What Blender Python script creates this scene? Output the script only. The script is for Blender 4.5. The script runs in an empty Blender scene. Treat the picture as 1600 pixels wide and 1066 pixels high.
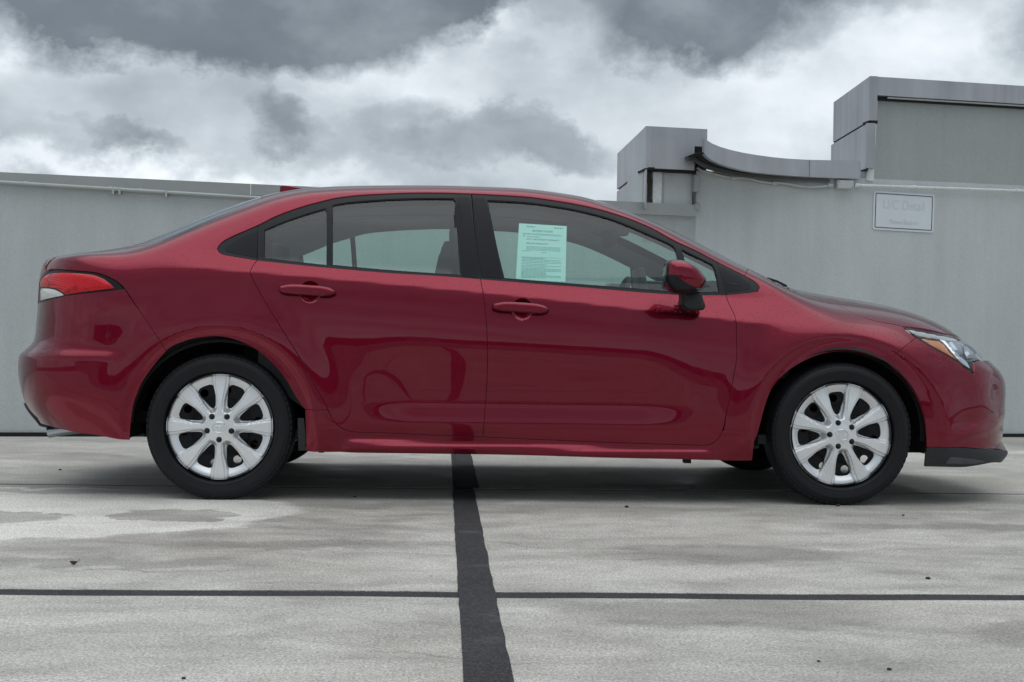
import bpy, bmesh, math, random
import numpy as np
from mathutils import Vector, Matrix
from mathutils.geometry import delaunay_2d_cdt
random.seed(7); np.random.seed(7)
SC = bpy.context.scene
COL = SC.collection

# ---------------------------------------------------------------- camera
CAM = np.array([-.3968, -6.3422, .6803]); FPX = 1980.0; YAW, PIT, ROL = .0533, .0034, .0156
def cam_axes():
    f = np.array([np.sin(YAW)*np.cos(PIT), np.cos(YAW)*np.cos(PIT), np.sin(PIT)])
    r = np.array([np.cos(YAW), -np.sin(YAW), 0.]); u = np.cross(r, f)
    return r*np.cos(ROL)+u*np.sin(ROL), -r*np.sin(ROL)+u*np.cos(ROL), f
AXR, AXU, AXF = cam_axes()
def ray(px, py): return AXF+AXR*(px-800)/FPX-AXU*(py-533)/FPX
cam_d = bpy.data.cameras.new('camera'); cam = bpy.data.objects.new('camera', cam_d); COL.objects.link(cam)
cam_d.sensor_width = 36; cam_d.lens = 36*FPX/1600; cam_d.clip_start = .05; cam_d.clip_end = 3000
cam.matrix_world = Matrix(((AXR[0], AXU[0], -AXF[0], CAM[0]), (AXR[1], AXU[1], -AXF[1], CAM[1]), (AXR[2], AXU[2], -AXF[2], CAM[2]), (0, 0, 0, 1)))
SC.camera = cam
SC.render.engine = 'CYCLES'
SC.view_settings.view_transform = 'Standard'; SC.view_settings.look = 'None'
SC.view_settings.exposure = 0.30; SC.view_settings.gamma = 1.0; SC.view_settings.use_curve_mapping = False
SC.cycles.transparent_max_bounces = 16; SC.cycles.max_bounces = 8

# ---------------------------------------------------------------- light: overcast sky, very soft sun
SUN_EL, SUN_AZ = math.radians(84), math.radians(200)
sd = bpy.data.lights.new('sun', 'SUN'); sun = bpy.data.objects.new('sun', sd); COL.objects.link(sun)
sd.energy = .6; sd.angle = math.radians(80); sd.color = (1, .985, .965)
sun.rotation_euler = (math.pi/2-SUN_EL, 0, math.radians(-20))

def N(nt, t, **kw):
    n = nt.nodes.new(t)
    for k, v in kw.items():
        if hasattr(n, k): setattr(n, k, v)
        else: n.inputs[k.replace('_', ' ')].default_value = v
    return n
def mathn(nt, op, a, b=None, c=None, clamp=False):
    n = nt.nodes.new('ShaderNodeMath'); n.operation = op; n.use_clamp = clamp
    for i, v in enumerate((a, b, c)):
        if v is None: continue
        if isinstance(v, (int, float)): n.inputs[i].default_value = v
        else: nt.links.new(v, n.inputs[i])
    return n.outputs[0]
def noise(nt, vec, scale, detail=4, rough=.5, dist=0.0, lac=2.0):
    n = nt.nodes.new('ShaderNodeTexNoise'); n.inputs['Scale'].default_value = scale
    n.inputs['Detail'].default_value = detail; n.inputs['Roughness'].default_value = rough
    n.inputs['Distortion'].default_value = dist; n.inputs['Lacunarity'].default_value = lac
    if vec is not None: nt.links.new(vec, n.inputs['Vector'])
    return n.outputs['Fac']
def ramp(nt, fac, stops, interp='LINEAR'):
    n = nt.nodes.new('ShaderNodeValToRGB'); cr = n.color_ramp; cr.interpolation = interp
    while len(cr.elements) < len(stops): cr.elements.new(.5)
    for e, (p, c) in zip(cr.elements, stops):
        e.position = p; e.color = (*c, 1) if not isinstance(c, (int, float)) else (c, c, c, 1)
    nt.links.new(fac, n.inputs[0]); return n.outputs[0]
def mapping(nt, vec, scale=(1, 1, 1), loc=(0, 0, 0), rot=(0, 0, 0)):
    n = nt.nodes.new('ShaderNodeMapping'); n.inputs['Scale'].default_value = scale
    n.inputs['Location'].default_value = loc; n.inputs['Rotation'].default_value = rot
    nt.links.new(vec, n.inputs['Vector']); return n.outputs[0]
def mixc(nt, fac, a, b, typ='MIX'):
    n = nt.nodes.new('ShaderNodeMix'); n.data_type = 'RGBA'; n.blend_type = typ
    for i, v in ((0, fac), (6, a), (7, b)):
        if isinstance(v, (int, float)): n.inputs[i].default_value = v if i == 0 else (v, v, v, 1)
        elif isinstance(v, tuple): n.inputs[i].default_value = (*v, 1)
        else: nt.links.new(v, n.inputs[i])
    return n.outputs[2]

world = bpy.data.worlds.new('World'); SC.world = world; world.use_nodes = True
def build_world():
    nt = world.node_tree; nt.nodes.clear()
    out = nt.nodes.new('ShaderNodeOutputWorld'); bg = nt.nodes.new('ShaderNodeBackground')
    bg.inputs[1].default_value = .12; nt.links.new(bg.outputs[0], out.inputs[0])
    sky = nt.nodes.new('ShaderNodeTexSky'); sky.sky_type = 'NISHITA'; sky.sun_disc = False
    sky.sun_elevation = SUN_EL; sky.sun_rotation = SUN_AZ
    tc = nt.nodes.new('ShaderNodeTexCoord'); D = tc.outputs['Generated']
    sx = nt.nodes.new('ShaderNodeSeparateXYZ'); nt.links.new(D, sx.inputs[0]); X, Y, Z = sx.outputs
    az = mathn(nt, 'ARCTAN2', X, Y); el = mathn(nt, 'ARCSINE', Z)
    ab = mathn(nt, 'ABSOLUTE', el)
    k = mathn(nt, 'ADD', ab, .17)
    px = mathn(nt, 'DIVIDE', X, k); py = mathn(nt, 'DIVIDE', Y, k)
    cv = nt.nodes.new('ShaderNodeCombineXYZ'); nt.links.new(px, cv.inputs[0]); nt.links.new(py, cv.inputs[1])
    P = cv.outputs[0]
    # angular coordinates for the cloud shapes low over the parapet
    cw = nt.nodes.new('ShaderNodeCombineXYZ'); nt.links.new(az, cw.inputs[0]); nt.links.new(mathn(nt, 'MULTIPLY', el, 1.7), cw.inputs[1])
    Q = cw.outputs[0]
    # two decks of cloud: a pale, lumpy one and in front of it dark ragged ones
    def warp(loc, amt, sc):
        wv = nt.nodes.new('ShaderNodeTexNoise'); wv.inputs['Scale'].default_value = sc; wv.inputs['Detail'].default_value = 9; wv.inputs['Roughness'].default_value = .62
        nt.links.new(mapping(nt, D, loc=loc, scale=(1, 1, 1.3)), wv.inputs['Vector']); s3 = nt.nodes.new('ShaderNodeSeparateColor'); nt.links.new(wv.outputs['Color'], s3.inputs[0])
        return [mathn(nt, 'MULTIPLY', mathn(nt, 'SUBTRACT', s3.outputs[i], .5), amt) for i in (0, 1)]
    def blobs(lst, wa, we):
        azw = mathn(nt, 'ADD', az, wa); elw = mathn(nt, 'ADD', el, we); acc = None
        for cx, cy, rx, ry, st in lst:
            a = (cx-693)/1980; e = (539-cy)/1980
            g = mathn(nt, 'ADD', mathn(nt, 'POWER', mathn(nt, 'ABSOLUTE', mathn(nt, 'MULTIPLY', mathn(nt, 'SUBTRACT', azw, a), 1980/rx)), 2.0),
                      mathn(nt, 'POWER', mathn(nt, 'ABSOLUTE', mathn(nt, 'MULTIPLY', mathn(nt, 'SUBTRACT', elw, e), 1980/ry)), 2.0))
            g = mathn(nt, 'MULTIPLY', mathn(nt, 'EXPONENT', mathn(nt, 'MULTIPLY', g, -1.0)), st)
            acc = g if acc is None else mathn(nt, 'ADD', acc, g)
        return acc, elw
    wa, we = warp((0, 0, 0), .13, 8); wb, wc = warp((4, 1, 2), .10, 11)
    big = noise(nt, mapping(nt, D, scale=(1, 1, 2.2), loc=(.35, .2, 0)), 3.0, 12, .50)
    med = noise(nt, mapping(nt, D, scale=(1, 1, 1.6), loc=(2.3, .7, .4)), 8.0, 12, .52)
    fin = noise(nt, mapping(nt, D, scale=(1, 1, 1.4), loc=(.3, 2, .4)), 26, 10, .55)
    bb, el1 = blobs(BRIGHT, wb, wc)
    v = mathn(nt, 'ADD', mathn(nt, 'MULTIPLY', mathn(nt, 'SUBTRACT', big, .5), .50), mathn(nt, 'MULTIPLY', mathn(nt, 'SUBTRACT', med, .5), .50))
    v = mathn(nt, 'ADD', v, mathn(nt, 'MULTIPLY', mathn(nt, 'SUBTRACT', fin, .5), .12))
    v = mathn(nt, 'ADD', mathn(nt, 'ADD', v, .54), bb)
    # lumps of middle grey with a defined upper edge
    lb, _ = blobs(LUMPS, wb, wc)
    lm = mathn(nt, 'MULTIPLY', mathn(nt, 'SUBTRACT', mathn(nt, 'ADD', lb, mathn(nt, 'MULTIPLY', mathn(nt, 'SUBTRACT', med, .5), .9)), .42), 4.5, clamp=True)
    v = mathn(nt, 'SUBTRACT', v, mathn(nt, 'MULTIPLY', lm, .23))
    db, elw = blobs(DARK, wa, we)
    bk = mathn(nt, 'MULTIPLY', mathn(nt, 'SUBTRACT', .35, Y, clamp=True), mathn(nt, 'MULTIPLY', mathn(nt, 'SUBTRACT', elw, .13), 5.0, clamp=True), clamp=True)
    hi = mathn(nt, 'MULTIPLY', mathn(nt, 'SUBTRACT', elw, .30), 2.0, clamp=True)
    dm = mathn(nt, 'ADD', mathn(nt, 'ADD', db, mathn(nt, 'MULTIPLY', mathn(nt, 'SUBTRACT', big, .5), 1.1)), mathn(nt, 'MULTIPLY', mathn(nt, 'SUBTRACT', med, .5), 1.0))
    dm = mathn(nt, 'ADD', dm, mathn(nt, 'MULTIPLY', mathn(nt, 'MAXIMUM', bk, hi), .52))  # unseen dark cloud behind and above the camera, shaped for the door reflections
    dm = mathn(nt, 'MULTIPLY', mathn(nt, 'SUBTRACT', dm, .34), 2.3, clamp=True)
    zen = mathn(nt, 'MULTIPLY', mathn(nt, 'SUBTRACT', elw, .72), 3.2, clamp=True)       # unseen thin bright cloud overhead, shaped for the paint reflections
    dm = mathn(nt, 'MULTIPLY', dm, mathn(nt, 'SUBTRACT', 1.0, zen))
    v = mathn(nt, 'ADD', v, mathn(nt, 'MULTIPLY', zen, .42))
    dv = mathn(nt, 'ADD', .205, mathn(nt, 'MULTIPLY', mathn(nt, 'SUBTRACT', med, .5), .55))
    dv = mathn(nt, 'ADD', dv, mathn(nt, 'MULTIPLY', mathn(nt, 'SUBTRACT', fin, .5), .10))
    dm = mathn(nt, 'MULTIPLY', dm, .93)
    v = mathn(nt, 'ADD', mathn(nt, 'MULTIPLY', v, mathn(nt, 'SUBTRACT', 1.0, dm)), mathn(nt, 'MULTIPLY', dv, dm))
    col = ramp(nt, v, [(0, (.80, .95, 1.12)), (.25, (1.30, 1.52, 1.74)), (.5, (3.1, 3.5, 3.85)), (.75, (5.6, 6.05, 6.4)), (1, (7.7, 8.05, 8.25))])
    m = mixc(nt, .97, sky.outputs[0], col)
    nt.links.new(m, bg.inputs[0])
DARK = [(480, 225, 190, 50, .30), (660, 200, 170, 50, .26), (430, 20, 330, 88, 1.0), (330, 95, 150, 40, .35), (130, 40, 170, 75, .42), (690, -10, 220, 50, .8), (1110, 45, 200, 85, .85), (1010, 110, 130, 45, .35),
        (1580, 70, 90, 65, .55), (1000, -150, 1500, 95, .8), (1320, 0, 160, 35, .3)]
BRIGHT = [(40, 120, 150, 30, .16), (620, 120, 170, 34, .16), (760, 50, 80, 36, .26), (880, 75, 60, 40, .14), (1400, 85, 120, 70, .26), (1230, 170, 160, 60, .16),
          (150, 288, 300, 24, .30), (480, 300, 240, 20, .14), (960, 250, 200, 60, .06)]
LUMPS = [(960, 240, 120, 50, .42), (330, 150, 120, 40, .38), (760, 160, 110, 45, .36), (230, 235, 95, 38, .55), (430, 205, 60, 75, .45), (640, 225, 200, 60, .50), (850, 235, 90, 55, .40), (90, 215, 110, 36, .35), (1180, 110, 130, 40, .35)]
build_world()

# ---------------------------------------------------------------- body surface
# The half body of the sedan is one implicit surface F(x, w, z) = 0, x forward,
# w = distance from the centre plane, z up (metres).
def tab(pts, sig=0.0):
    p = np.array(pts, float); xs = p[:, 0]; ys = p[:, 1]
    g = np.arange(xs[0]-.5, xs[-1]+.5, .004)
    h = np.diff(xs); d = np.diff(ys)/h
    m = np.zeros(len(xs)); m[0] = d[0]; m[-1] = d[-1]
    for i in range(1, len(xs)-1):
        if d[i-1]*d[i] > 0:
            w1 = 2*h[i]+h[i-1]; w2 = h[i]+2*h[i-1]
            m[i] = (w1+w2)/(w1/d[i-1]+w2/d[i])
    i = np.clip(np.searchsorted(xs, g)-1, 0, len(xs)-2)
    t = (g-xs[i])/h[i]
    y = (ys[i]*(1+2*t)*(1-t)**2 + h[i]*m[i]*t*(1-t)**2 + ys[i+1]*t*t*(3-2*t) + h[i]*m[i+1]*t*t*(t-1))
    y = np.where(g < xs[0], ys[0]+m[0]*(g-xs[0]), np.where(g > xs[-1], ys[-1]+m[-1]*(g-xs[-1]), y))
    if sig > 0:
        n = int(3*sig/.004)+1; k = np.exp(-.5*(np.arange(-n, n+1)*.004/sig)**2); k /= k.sum()
        yp = np.concatenate([y[0]+(y[1]-y[0])*np.arange(-n, 0), y, y[-1]+(y[-1]-y[-2])*np.arange(1, n+1)])
        y = np.convolve(yp, k, 'valid')
    return lambda x: np.interp(x, g, y)
def SS(a, b, x):
    t = np.clip((x-a)/(b-a), 0, 1); return t*t*t*(t*(6*t-15)+10)
def sp(u, w): return (u+np.sqrt(u*u+w*w))/2
def smax(a, b, k): return (a+b+np.sqrt((a-b)**2+k*k))/2

ZC = tab([(-2.4,1.035),(-2.1,1.022),(-1.8,1.009),(-1.48,.993),(-1.24,.979),(-.66,.939),(-.23,.906),(.17,.872),(.45,.845),(.88,.803),(1.16,.780),(1.6,.74),(2.3,.66)], .05)
ZB = tab([(-2.4,1.13),(-1.8,1.11),(-1.4,1.07),(-1.21,1.035),(-.89,1.009),(-.66,.994),(-.25,.970),(.07,.949),(.44,.928),(.84,.912),(1.2,.90),(1.7,.86),(2.3,.76)], .04)
YM = tab([(-2.4,.835),(-2.0,.862),(-1.35,.888),(-.6,.887),(.5,.886),(1.35,.885),(1.9,.860),(2.4,.81)], .08)
SL = tab([(-2.4,.45),(-1.8,.45),(-1.3,.62),(-.9,.66),(.9,.66),(1.3,.52),(1.8,.5),(2.4,.5)], .05)
SG = tab([(-2.4,.75),(-1.9,.75),(-1.5,.48),(-1.2,.37),(.7,.37),(1.2,.5),(1.7,.8),(2.4,.9)], .06)
MC = tab([(-2.4,.0),(-1.8,.35),(-1.45,1),(-1.2,1),(.95,1),(1.35,.1),(2.4,0)], .05)
ZS = tab([(-2.42, 1.01),(-2.3, 1.03),(-2.2, 1.046),(-2.05, 1.068),(-1.9, 1.092),(-1.8, 1.118),(-1.7, 1.158),(-1.5, 1.248),(-1.3, 1.326),(-1.15, 1.3708),(-1.0, 1.3942),(-0.7, 1.41),(-0.39, 1.4169),(-0.1, 1.4137),(0.2, 1.3837),(0.39, 1.3337),(0.55, 1.2759),(0.77, 1.1753),(1.03, 1.053),(1.18, 0.9848),(1.29, 0.9511),(1.5, 0.9194),(1.73, 0.8883),(1.86, 0.8622),(1.98, 0.8244),(2.07, 0.7682),(2.16, 0.694),(2.3, 0.56)], .018)
CR = tab([(-2.42,.05),(-1.95,.08),(-1.7,.20),(-1.35,.22),(-1.0,.14),(0,.13),(.35,.17),(.8,.22),(1.15,.16),(1.4,.17),(1.9,.17),(2.3,.10)], .05)
KK = tab([(-2.42,.025),(-2.0,.035),(-1.7,.06),(-1.3,.075),(-.8,.06),(.2,.055),(.6,.045),(1.05,.05),(1.25,.08),(1.5,.13),(1.9,.12),(2.1,.07),(2.3,.04)], .04)
XR = tab([(-0.2, -2.032),(0.1, -2.142),(0.2, -2.202),(0.284, -2.262),(0.37, -2.327),(0.46, -2.357),(0.543, -2.369),(0.6, -2.366),(0.63, -2.336),(0.675, -2.301),(0.75, -2.294),(0.834, -2.29),(0.95, -2.288),(1.02, -2.28),(1.08, -2.268),(1.3, -2.218)], .008)
XF = tab([(-.2,2.10),(.1,2.24),(.17,2.30),(.215,2.332),(.259,2.300),(.336,2.306),(.454,2.322),(.543,2.328),(.59,2.312),(.64,2.262),(.70,2.205),(.76,2.14),(.85,2.08),(1.0,2.0),(1.3,1.8)], .010)
ZSg = lambda x: (ZS(x+.01)-ZS(x-.01))/.02
WX = (-1.352, 1.352); WZ = .31

def Yside(x, z):
    zc = ZC(x); u = z-zc; ub = np.maximum(ZB(x)-zc, .02); mc = MC(x); sl = SL(x); sg = SG(x)
    off = np.where(u > 0, .036+.24*u, .4*np.clip(u+.3, 0, None)**2)
    off = off+(sl-.24)*sp(u, .004+.07*(1-mc))+(sg-sl)*sp(u-ub, .006+.05*(1-mc))+.17*sp(u-ub, .03)**2
    md = SS(-.84, -.48, x)*(1-SS(.40, .80, x))
    off = off+.22*(sp(z-.345, .010)-sp(z-.420, .012))*(1-SS(.42, .76, z))*md
    zs = .245-.018*x
    ms = SS(-.86, -.76, x)*(1-SS(.72, .82, x))
    off = off+.30*sp(.315-z, .04)*(.5+.5*ms)
    off = off-1.05*(sp(zs+.012-z, .002)-sp(zs-.016-z, .002))*ms
    off = off+.5*sp(zs-.045-z, .006)*ms
    for xw, f in ((WX[0], .015), (WX[1], .018)):
        r = np.sqrt((x-xw)**2+((z-WZ)*.97)**2)
        dn = SS(.12, .30, z)
        off = off-f*(1-SS(.40, .60, r))*dn
        rb = .435+.045*np.clip((x-xw)/.45, 0, 1) if xw > 0 else .425
        off = off+.016*SS(rb, rb-.055, r)*dn
    mb = 1-SS(-1.86, -1.70, x)
    off = off-.020*SS(.655, .585, z)*(1-.9*SS(.50, .25, z))*mb
    # front bumper: pulled-in cheek and a small blade low down
    mf = SS(1.80, 1.98, x)
    off = off+.018*mf*SS(.66, .54, z)*SS(.30, .38, z)
    off = off-.012*mf*SS(.385, .355, z-.25*(x-2.02))*SS(.29, .34, z-.25*(x-2.02))
    off = off+.022*np.exp(-((x-2.12)/.055)**2-((z-.50)/.075)**2)
    return YM(x)-off

def Fb(x, w, z):
    Y = np.maximum(Yside(x, z), .05)
    dr = x-XR(z); df = XF(z)-x
    tr = np.clip(1-dr/.52, 0, None); tf = np.clip(1-df/.60, 0, None)
    n = 2.7
    a = ((tr**n+tf**n+(w/Y)**n)**(1/n)-1)*Y
    s = ZSg(x)
    b = (z-(ZS(x)+CR(x)*(.25-w*w)))/np.sqrt(1+s*s)
    return smax(a, b, KK(x))

# charts: 'side' = rays from a spine (capsule), 'top' = vertical rays
S0, S1, SZ = -1.70, 1.60, .55
AL = .55                                    # length standing for one radian round the ends
def chart_ray(kind, uv):
    u = uv[:, 0]; v = uv[:, 1]
    o = np.zeros((len(u), 3)); d = np.zeros((len(u), 3))
    if kind == 'side':
        ph = v/.85; a = np.where(u < S0, (S0-u)/AL, np.where(u > S1, (u-S1)/AL, 0)); sg = np.where(u < S0, -1, 1)
        o[:, 0] = np.clip(u, S0, S1); o[:, 2] = SZ
        d[:, 0] = np.cos(ph)*np.sin(a)*sg; d[:, 1] = np.cos(ph)*np.cos(a); d[:, 2] = np.sin(ph)
    else:
        o[:, 0] = u; o[:, 1] = v; o[:, 2] = .45; d[:, 2] = 1
    return o, d
def to_chart(kind, P):
    x, w, z = P[:, 0], P[:, 1], P[:, 2]
    if kind == 'top': return np.stack([x, w], 1)
    ex = np.where(x < S0, S0-x, np.where(x > S1, x-S1, 0))
    a = np.arctan2(ex, np.maximum(w, 0)); rr = np.hypot(ex, w)
    u = np.where(x < S0, S0-a*AL, np.where(x > S1, S1+a*AL, x))
    return np.stack([u, np.arctan2(z-SZ, rr)*.85], 1)
def solve(kind, uv, off=0.0):
    o, d = chart_ray(kind, uv)
    lo = np.full(len(o), .02); hi = np.full(len(o), 1.3)
    f = lambda t: Fb(o[:, 0]+d[:, 0]*t, np.abs(o[:, 1]+d[:, 1]*t), o[:, 2]+d[:, 2]*t)-off
    for _ in range(26):
        m = (lo+hi)/2; pos = f(m) > 0
        hi = np.where(pos, m, hi); lo = np.where(pos, lo, m)
    return o+d*((lo+hi)/2)[:, None]
def normal(P, e=.003):
    x, w, z = P[:, 0], P[:, 1], P[:, 2]; s = np.where(w < 0, -1, 1); w = np.abs(w)
    g = np.stack([Fb(x+e, w, z)-Fb(x-e, w, z), (Fb(x, w+e, z)-Fb(x, np.abs(w-e), z))*s, Fb(x, w, z+e)-Fb(x, w, z-e)], 1)
    g[:, 1] = np.where(np.abs(w) < e, 0, g[:, 1])
    return g/np.maximum(np.linalg.norm(g, axis=1), 1e-9)[:, None]
# a point seen in the photograph -> the point of the near side of the body under it
def on_body(pts, off=0.0):
    out = []
    for q in pts:
        if len(q) == 3: out.append(q); continue
        d = ray(q[0], q[1]); d = d/np.linalg.norm(d)
        t = np.arange(4.9, 7.2, .01)
        P = CAM+d*t[:, None]
        f = Fb(P[:, 0], np.where(P[:, 1] < 0, -P[:, 1], 0), P[:, 2])-off
        k = np.where(f < 0)[0]
        if len(k) and k[0] > 0:
            a, b = t[k[0]-1], t[k[0]]
            for _ in range(20):
                m = (a+b)/2; p = CAM+d*m
                if Fb(p[0:1], -p[1:2], p[2:3])[0]-off > 0: a = m
                else: b = m
            p = CAM+d*b
        else:
            p = P[np.argmin(f)]
        out.append((p[0], -p[1], p[2]))
    return np.array(out, float)

# ---------------------------------------------------------------- scene helpers
def tag(o, label=None, cat=None, group=None, kind=None):
    if label: o['label'] = label
    if cat: o['category'] = cat
    if group: o['group'] = group
    if kind: o['kind'] = kind
    return o
def empty(name, loc=(0, 0, 0)):
    o = bpy.data.objects.new(name, None); o.empty_display_size = .2; COL.objects.link(o); o.location = loc; return o
def link(name, me, mat, parent=None):
    o = bpy.data.objects.new(name, me); COL.objects.link(o)
    if mat is not None and not me.materials: me.materials.append(mat)
    if parent is not None:
        o.parent = parent
        p = Vector((0, 0, 0)); q = parent
        while q is not None: p += q.location; q = q.parent
        o.location = -p
    return o
def mesh(name, V, F, normals=None, smooth=True):
    me = bpy.data.meshes.new(name); me.from_pydata([tuple(map(float, v)) for v in V], [], [tuple(map(int, f)) for f in F]); me.update()
    if smooth: me.polygons.foreach_set('use_smooth', [True]*len(me.polygons))
    if normals is not None: me.normals_split_custom_set_from_vertices([tuple(map(float, n)) for n in normals])
    return me
def box(bm, x0, x1, y0, y1, z0, z1, bev=0):
    r = bmesh.ops.create_cube(bm, size=1)
    bmesh.ops.scale(bm, vec=(x1-x0, y1-y0, z1-z0), verts=r['verts'])
    bmesh.ops.translate(bm, vec=((x0+x1)/2, (y0+y1)/2, (z0+z1)/2), verts=r['verts'])
    if bev:
        es = list({e for v in r['verts'] for e in v.link_edges})
        bmesh.ops.bevel(bm, geom=es, offset=bev, segments=2, profile=.6, affect='EDGES')
def bm_obj(name, bm, mat, parent=None, smooth=False, ang=40):
    me = bpy.data.meshes.new(name); bmesh.ops.recalc_face_normals(bm, faces=bm.faces); bm.to_mesh(me); bm.free()
    if smooth:
        me.polygons.foreach_set('use_smooth', [True]*len(me.polygons))
        me.set_sharp_from_angle(angle=math.radians(ang))
    return link(name, me, mat, parent)
def tube(bm, pts, r, seg=10, closed=False):
    pts = [Vector(p) for p in pts]; rings = []; n = len(pts); up = None
    for i, p in enumerate(pts):
        t = (pts[(i+1) % n]-pts[i-1]) if closed else (pts[min(i+1, n-1)]-pts[max(i-1, 0)])
        t.normalize()
        if up is None: up = Vector((0, 0, 1)) if abs(t.z) < .9 else Vector((1, 0, 0))
        s = t.cross(up).normalized(); up = s.cross(t).normalized()
        rr = r[i] if isinstance(r, (list, tuple)) else r
        rings.append([bm.verts.new(p+(s*math.cos(a)+up*math.sin(a))*rr) for a in [2*math.pi*k/seg for k in range(seg)]])
    for i in range(n if closed else n-1):
        a, b = rings[i], rings[(i+1) % n]
        for k in range(seg): bm.faces.new((a[k], a[(k+1) % seg], b[(k+1) % seg], b[k]))
    if not closed:
        bm.faces.new(rings[0][::-1]); bm.faces.new(rings[-1])
def inside(P, poly):
    x, y = P[:, 0], P[:, 1]; r = np.zeros(len(P), bool); n = len(poly)
    for i in range(n):
        x1, y1 = poly[i]; x2, y2 = poly[(i+1) % n]
        if y1 == y2: continue
        c = ((y1 > y) != (y2 > y)) & (x < (x2-x1)*(y-y1)/(y2-y1)+x1); r ^= c
    return r
def dist_poly(P, poly):
    d = np.full(len(P), 1e9); n = len(poly)
    for i in range(n):
        a = poly[i]; b = poly[(i+1) % n]; ab = b-a; L = ab@ab
        if L < 1e-12: continue
        t = np.clip(((P-a)@ab)/L, 0, 1); q = a+t[:, None]*ab
        d = np.minimum(d, np.hypot(*(P-q).T))
    return d
def smooth_loop(p, step, corner=38):
    p = np.array(p, float); keep = [i for i in range(len(p)) if np.linalg.norm(p[i]-p[i-1]) > step*.02]
    p = p[keep]; n = len(p); out = []
    dirs = [p[(i+1) % n]-p[i] for i in range(n)]
    cor = []
    for i in range(n):
        a, b = dirs[i-1], dirs[i]
        c = (a@b)/(np.linalg.norm(a)*np.linalg.norm(b)+1e-12); cor.append(math.degrees(math.acos(np.clip(c, -1, 1))) > corner)
    def tan(i):
        return (p[(i+1) % n]-p[i-1])
    for i in range(n):
        j = (i+1) % n; a, b = p[i], p[j]; L = np.linalg.norm(b-a)
        la = np.linalg.norm(a-p[i-1]); lb = np.linalg.norm(p[(j+1) % n]-b)
        ta = (b-a)/L if cor[i] else tan(i)/(la+L)
        tb = (b-a)/L if cor[j] else tan(j)/(lb+L)
        m = max(1, int(round(L/step)))
        for k in range(m):
            t = k/m
            h = (a*(1+2*t)*(1-t)**2+b*t*t*(3-2*t)+L*ta*t*(1-t)**2-L*tb*t*t*(1-t))
            out.append(h)
    return np.array(out)
def shrink(p, d):
    n = len(p); A = sum(p[i][0]*p[(i+1) % n][1]-p[(i+1) % n][0]*p[i][1] for i in range(n))
    s = 1 if A > 0 else -1; q = p.copy()
    for i in range(n):
        a = p[i]-p[i-1]; b = p[(i+1) % n]-p[i]
        na = np.array([-a[1], a[0]])/(np.linalg.norm(a)+1e-9); nb = np.array([-b[1], b[0]])/(np.linalg.norm(b)+1e-9)
        m = na+nb; l = np.linalg.norm(m)
        if l < .3: m = na; l = 1
        m = m/l; q[i] = p[i]+s*d*m/max(.5, m@na)
    return q
def sheet2d(loops, step):
    """triangulate the first loop minus the others; returns 2D points and triangles"""
    pts = []; edges = []
    for lp in loops:
        b = len(pts); pts += [tuple(q) for q in lp]; edges += [(b+i, b+(i+1) % len(lp)) for i in range(len(lp))]
    o = loops[0]; lo = o.min(0); hi = o.max(0)
    gx = np.arange(lo[0]+step/2, hi[0], step); gy = np.arange(lo[1]+step/2, hi[1], step)
    if len(gx) and len(gy):
        G = np.stack(np.meshgrid(gx, gy), -1); G[1::2, :, 0] += step/2; G = G.reshape(-1, 2)
        k = inside(G, o)
        for h in loops[1:]: k &= ~inside(G, h)
        G = G[k]
        for lp in loops: G = G[dist_poly(G, lp) > step*.45] if len(G) else G
        pts += [tuple(q) for q in G]
    v, e, f, *_ = delaunay_2d_cdt([Vector(q) for q in pts], edges, [], 0, 1e-6)
    v = np.array([(q.x, q.y) for q in v]); f = np.array(f)
    c = v[f].mean(1); k = inside(c, o)
    for h in loops[1:]: k &= ~inside(c, h)
    return v, f[k]

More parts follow.
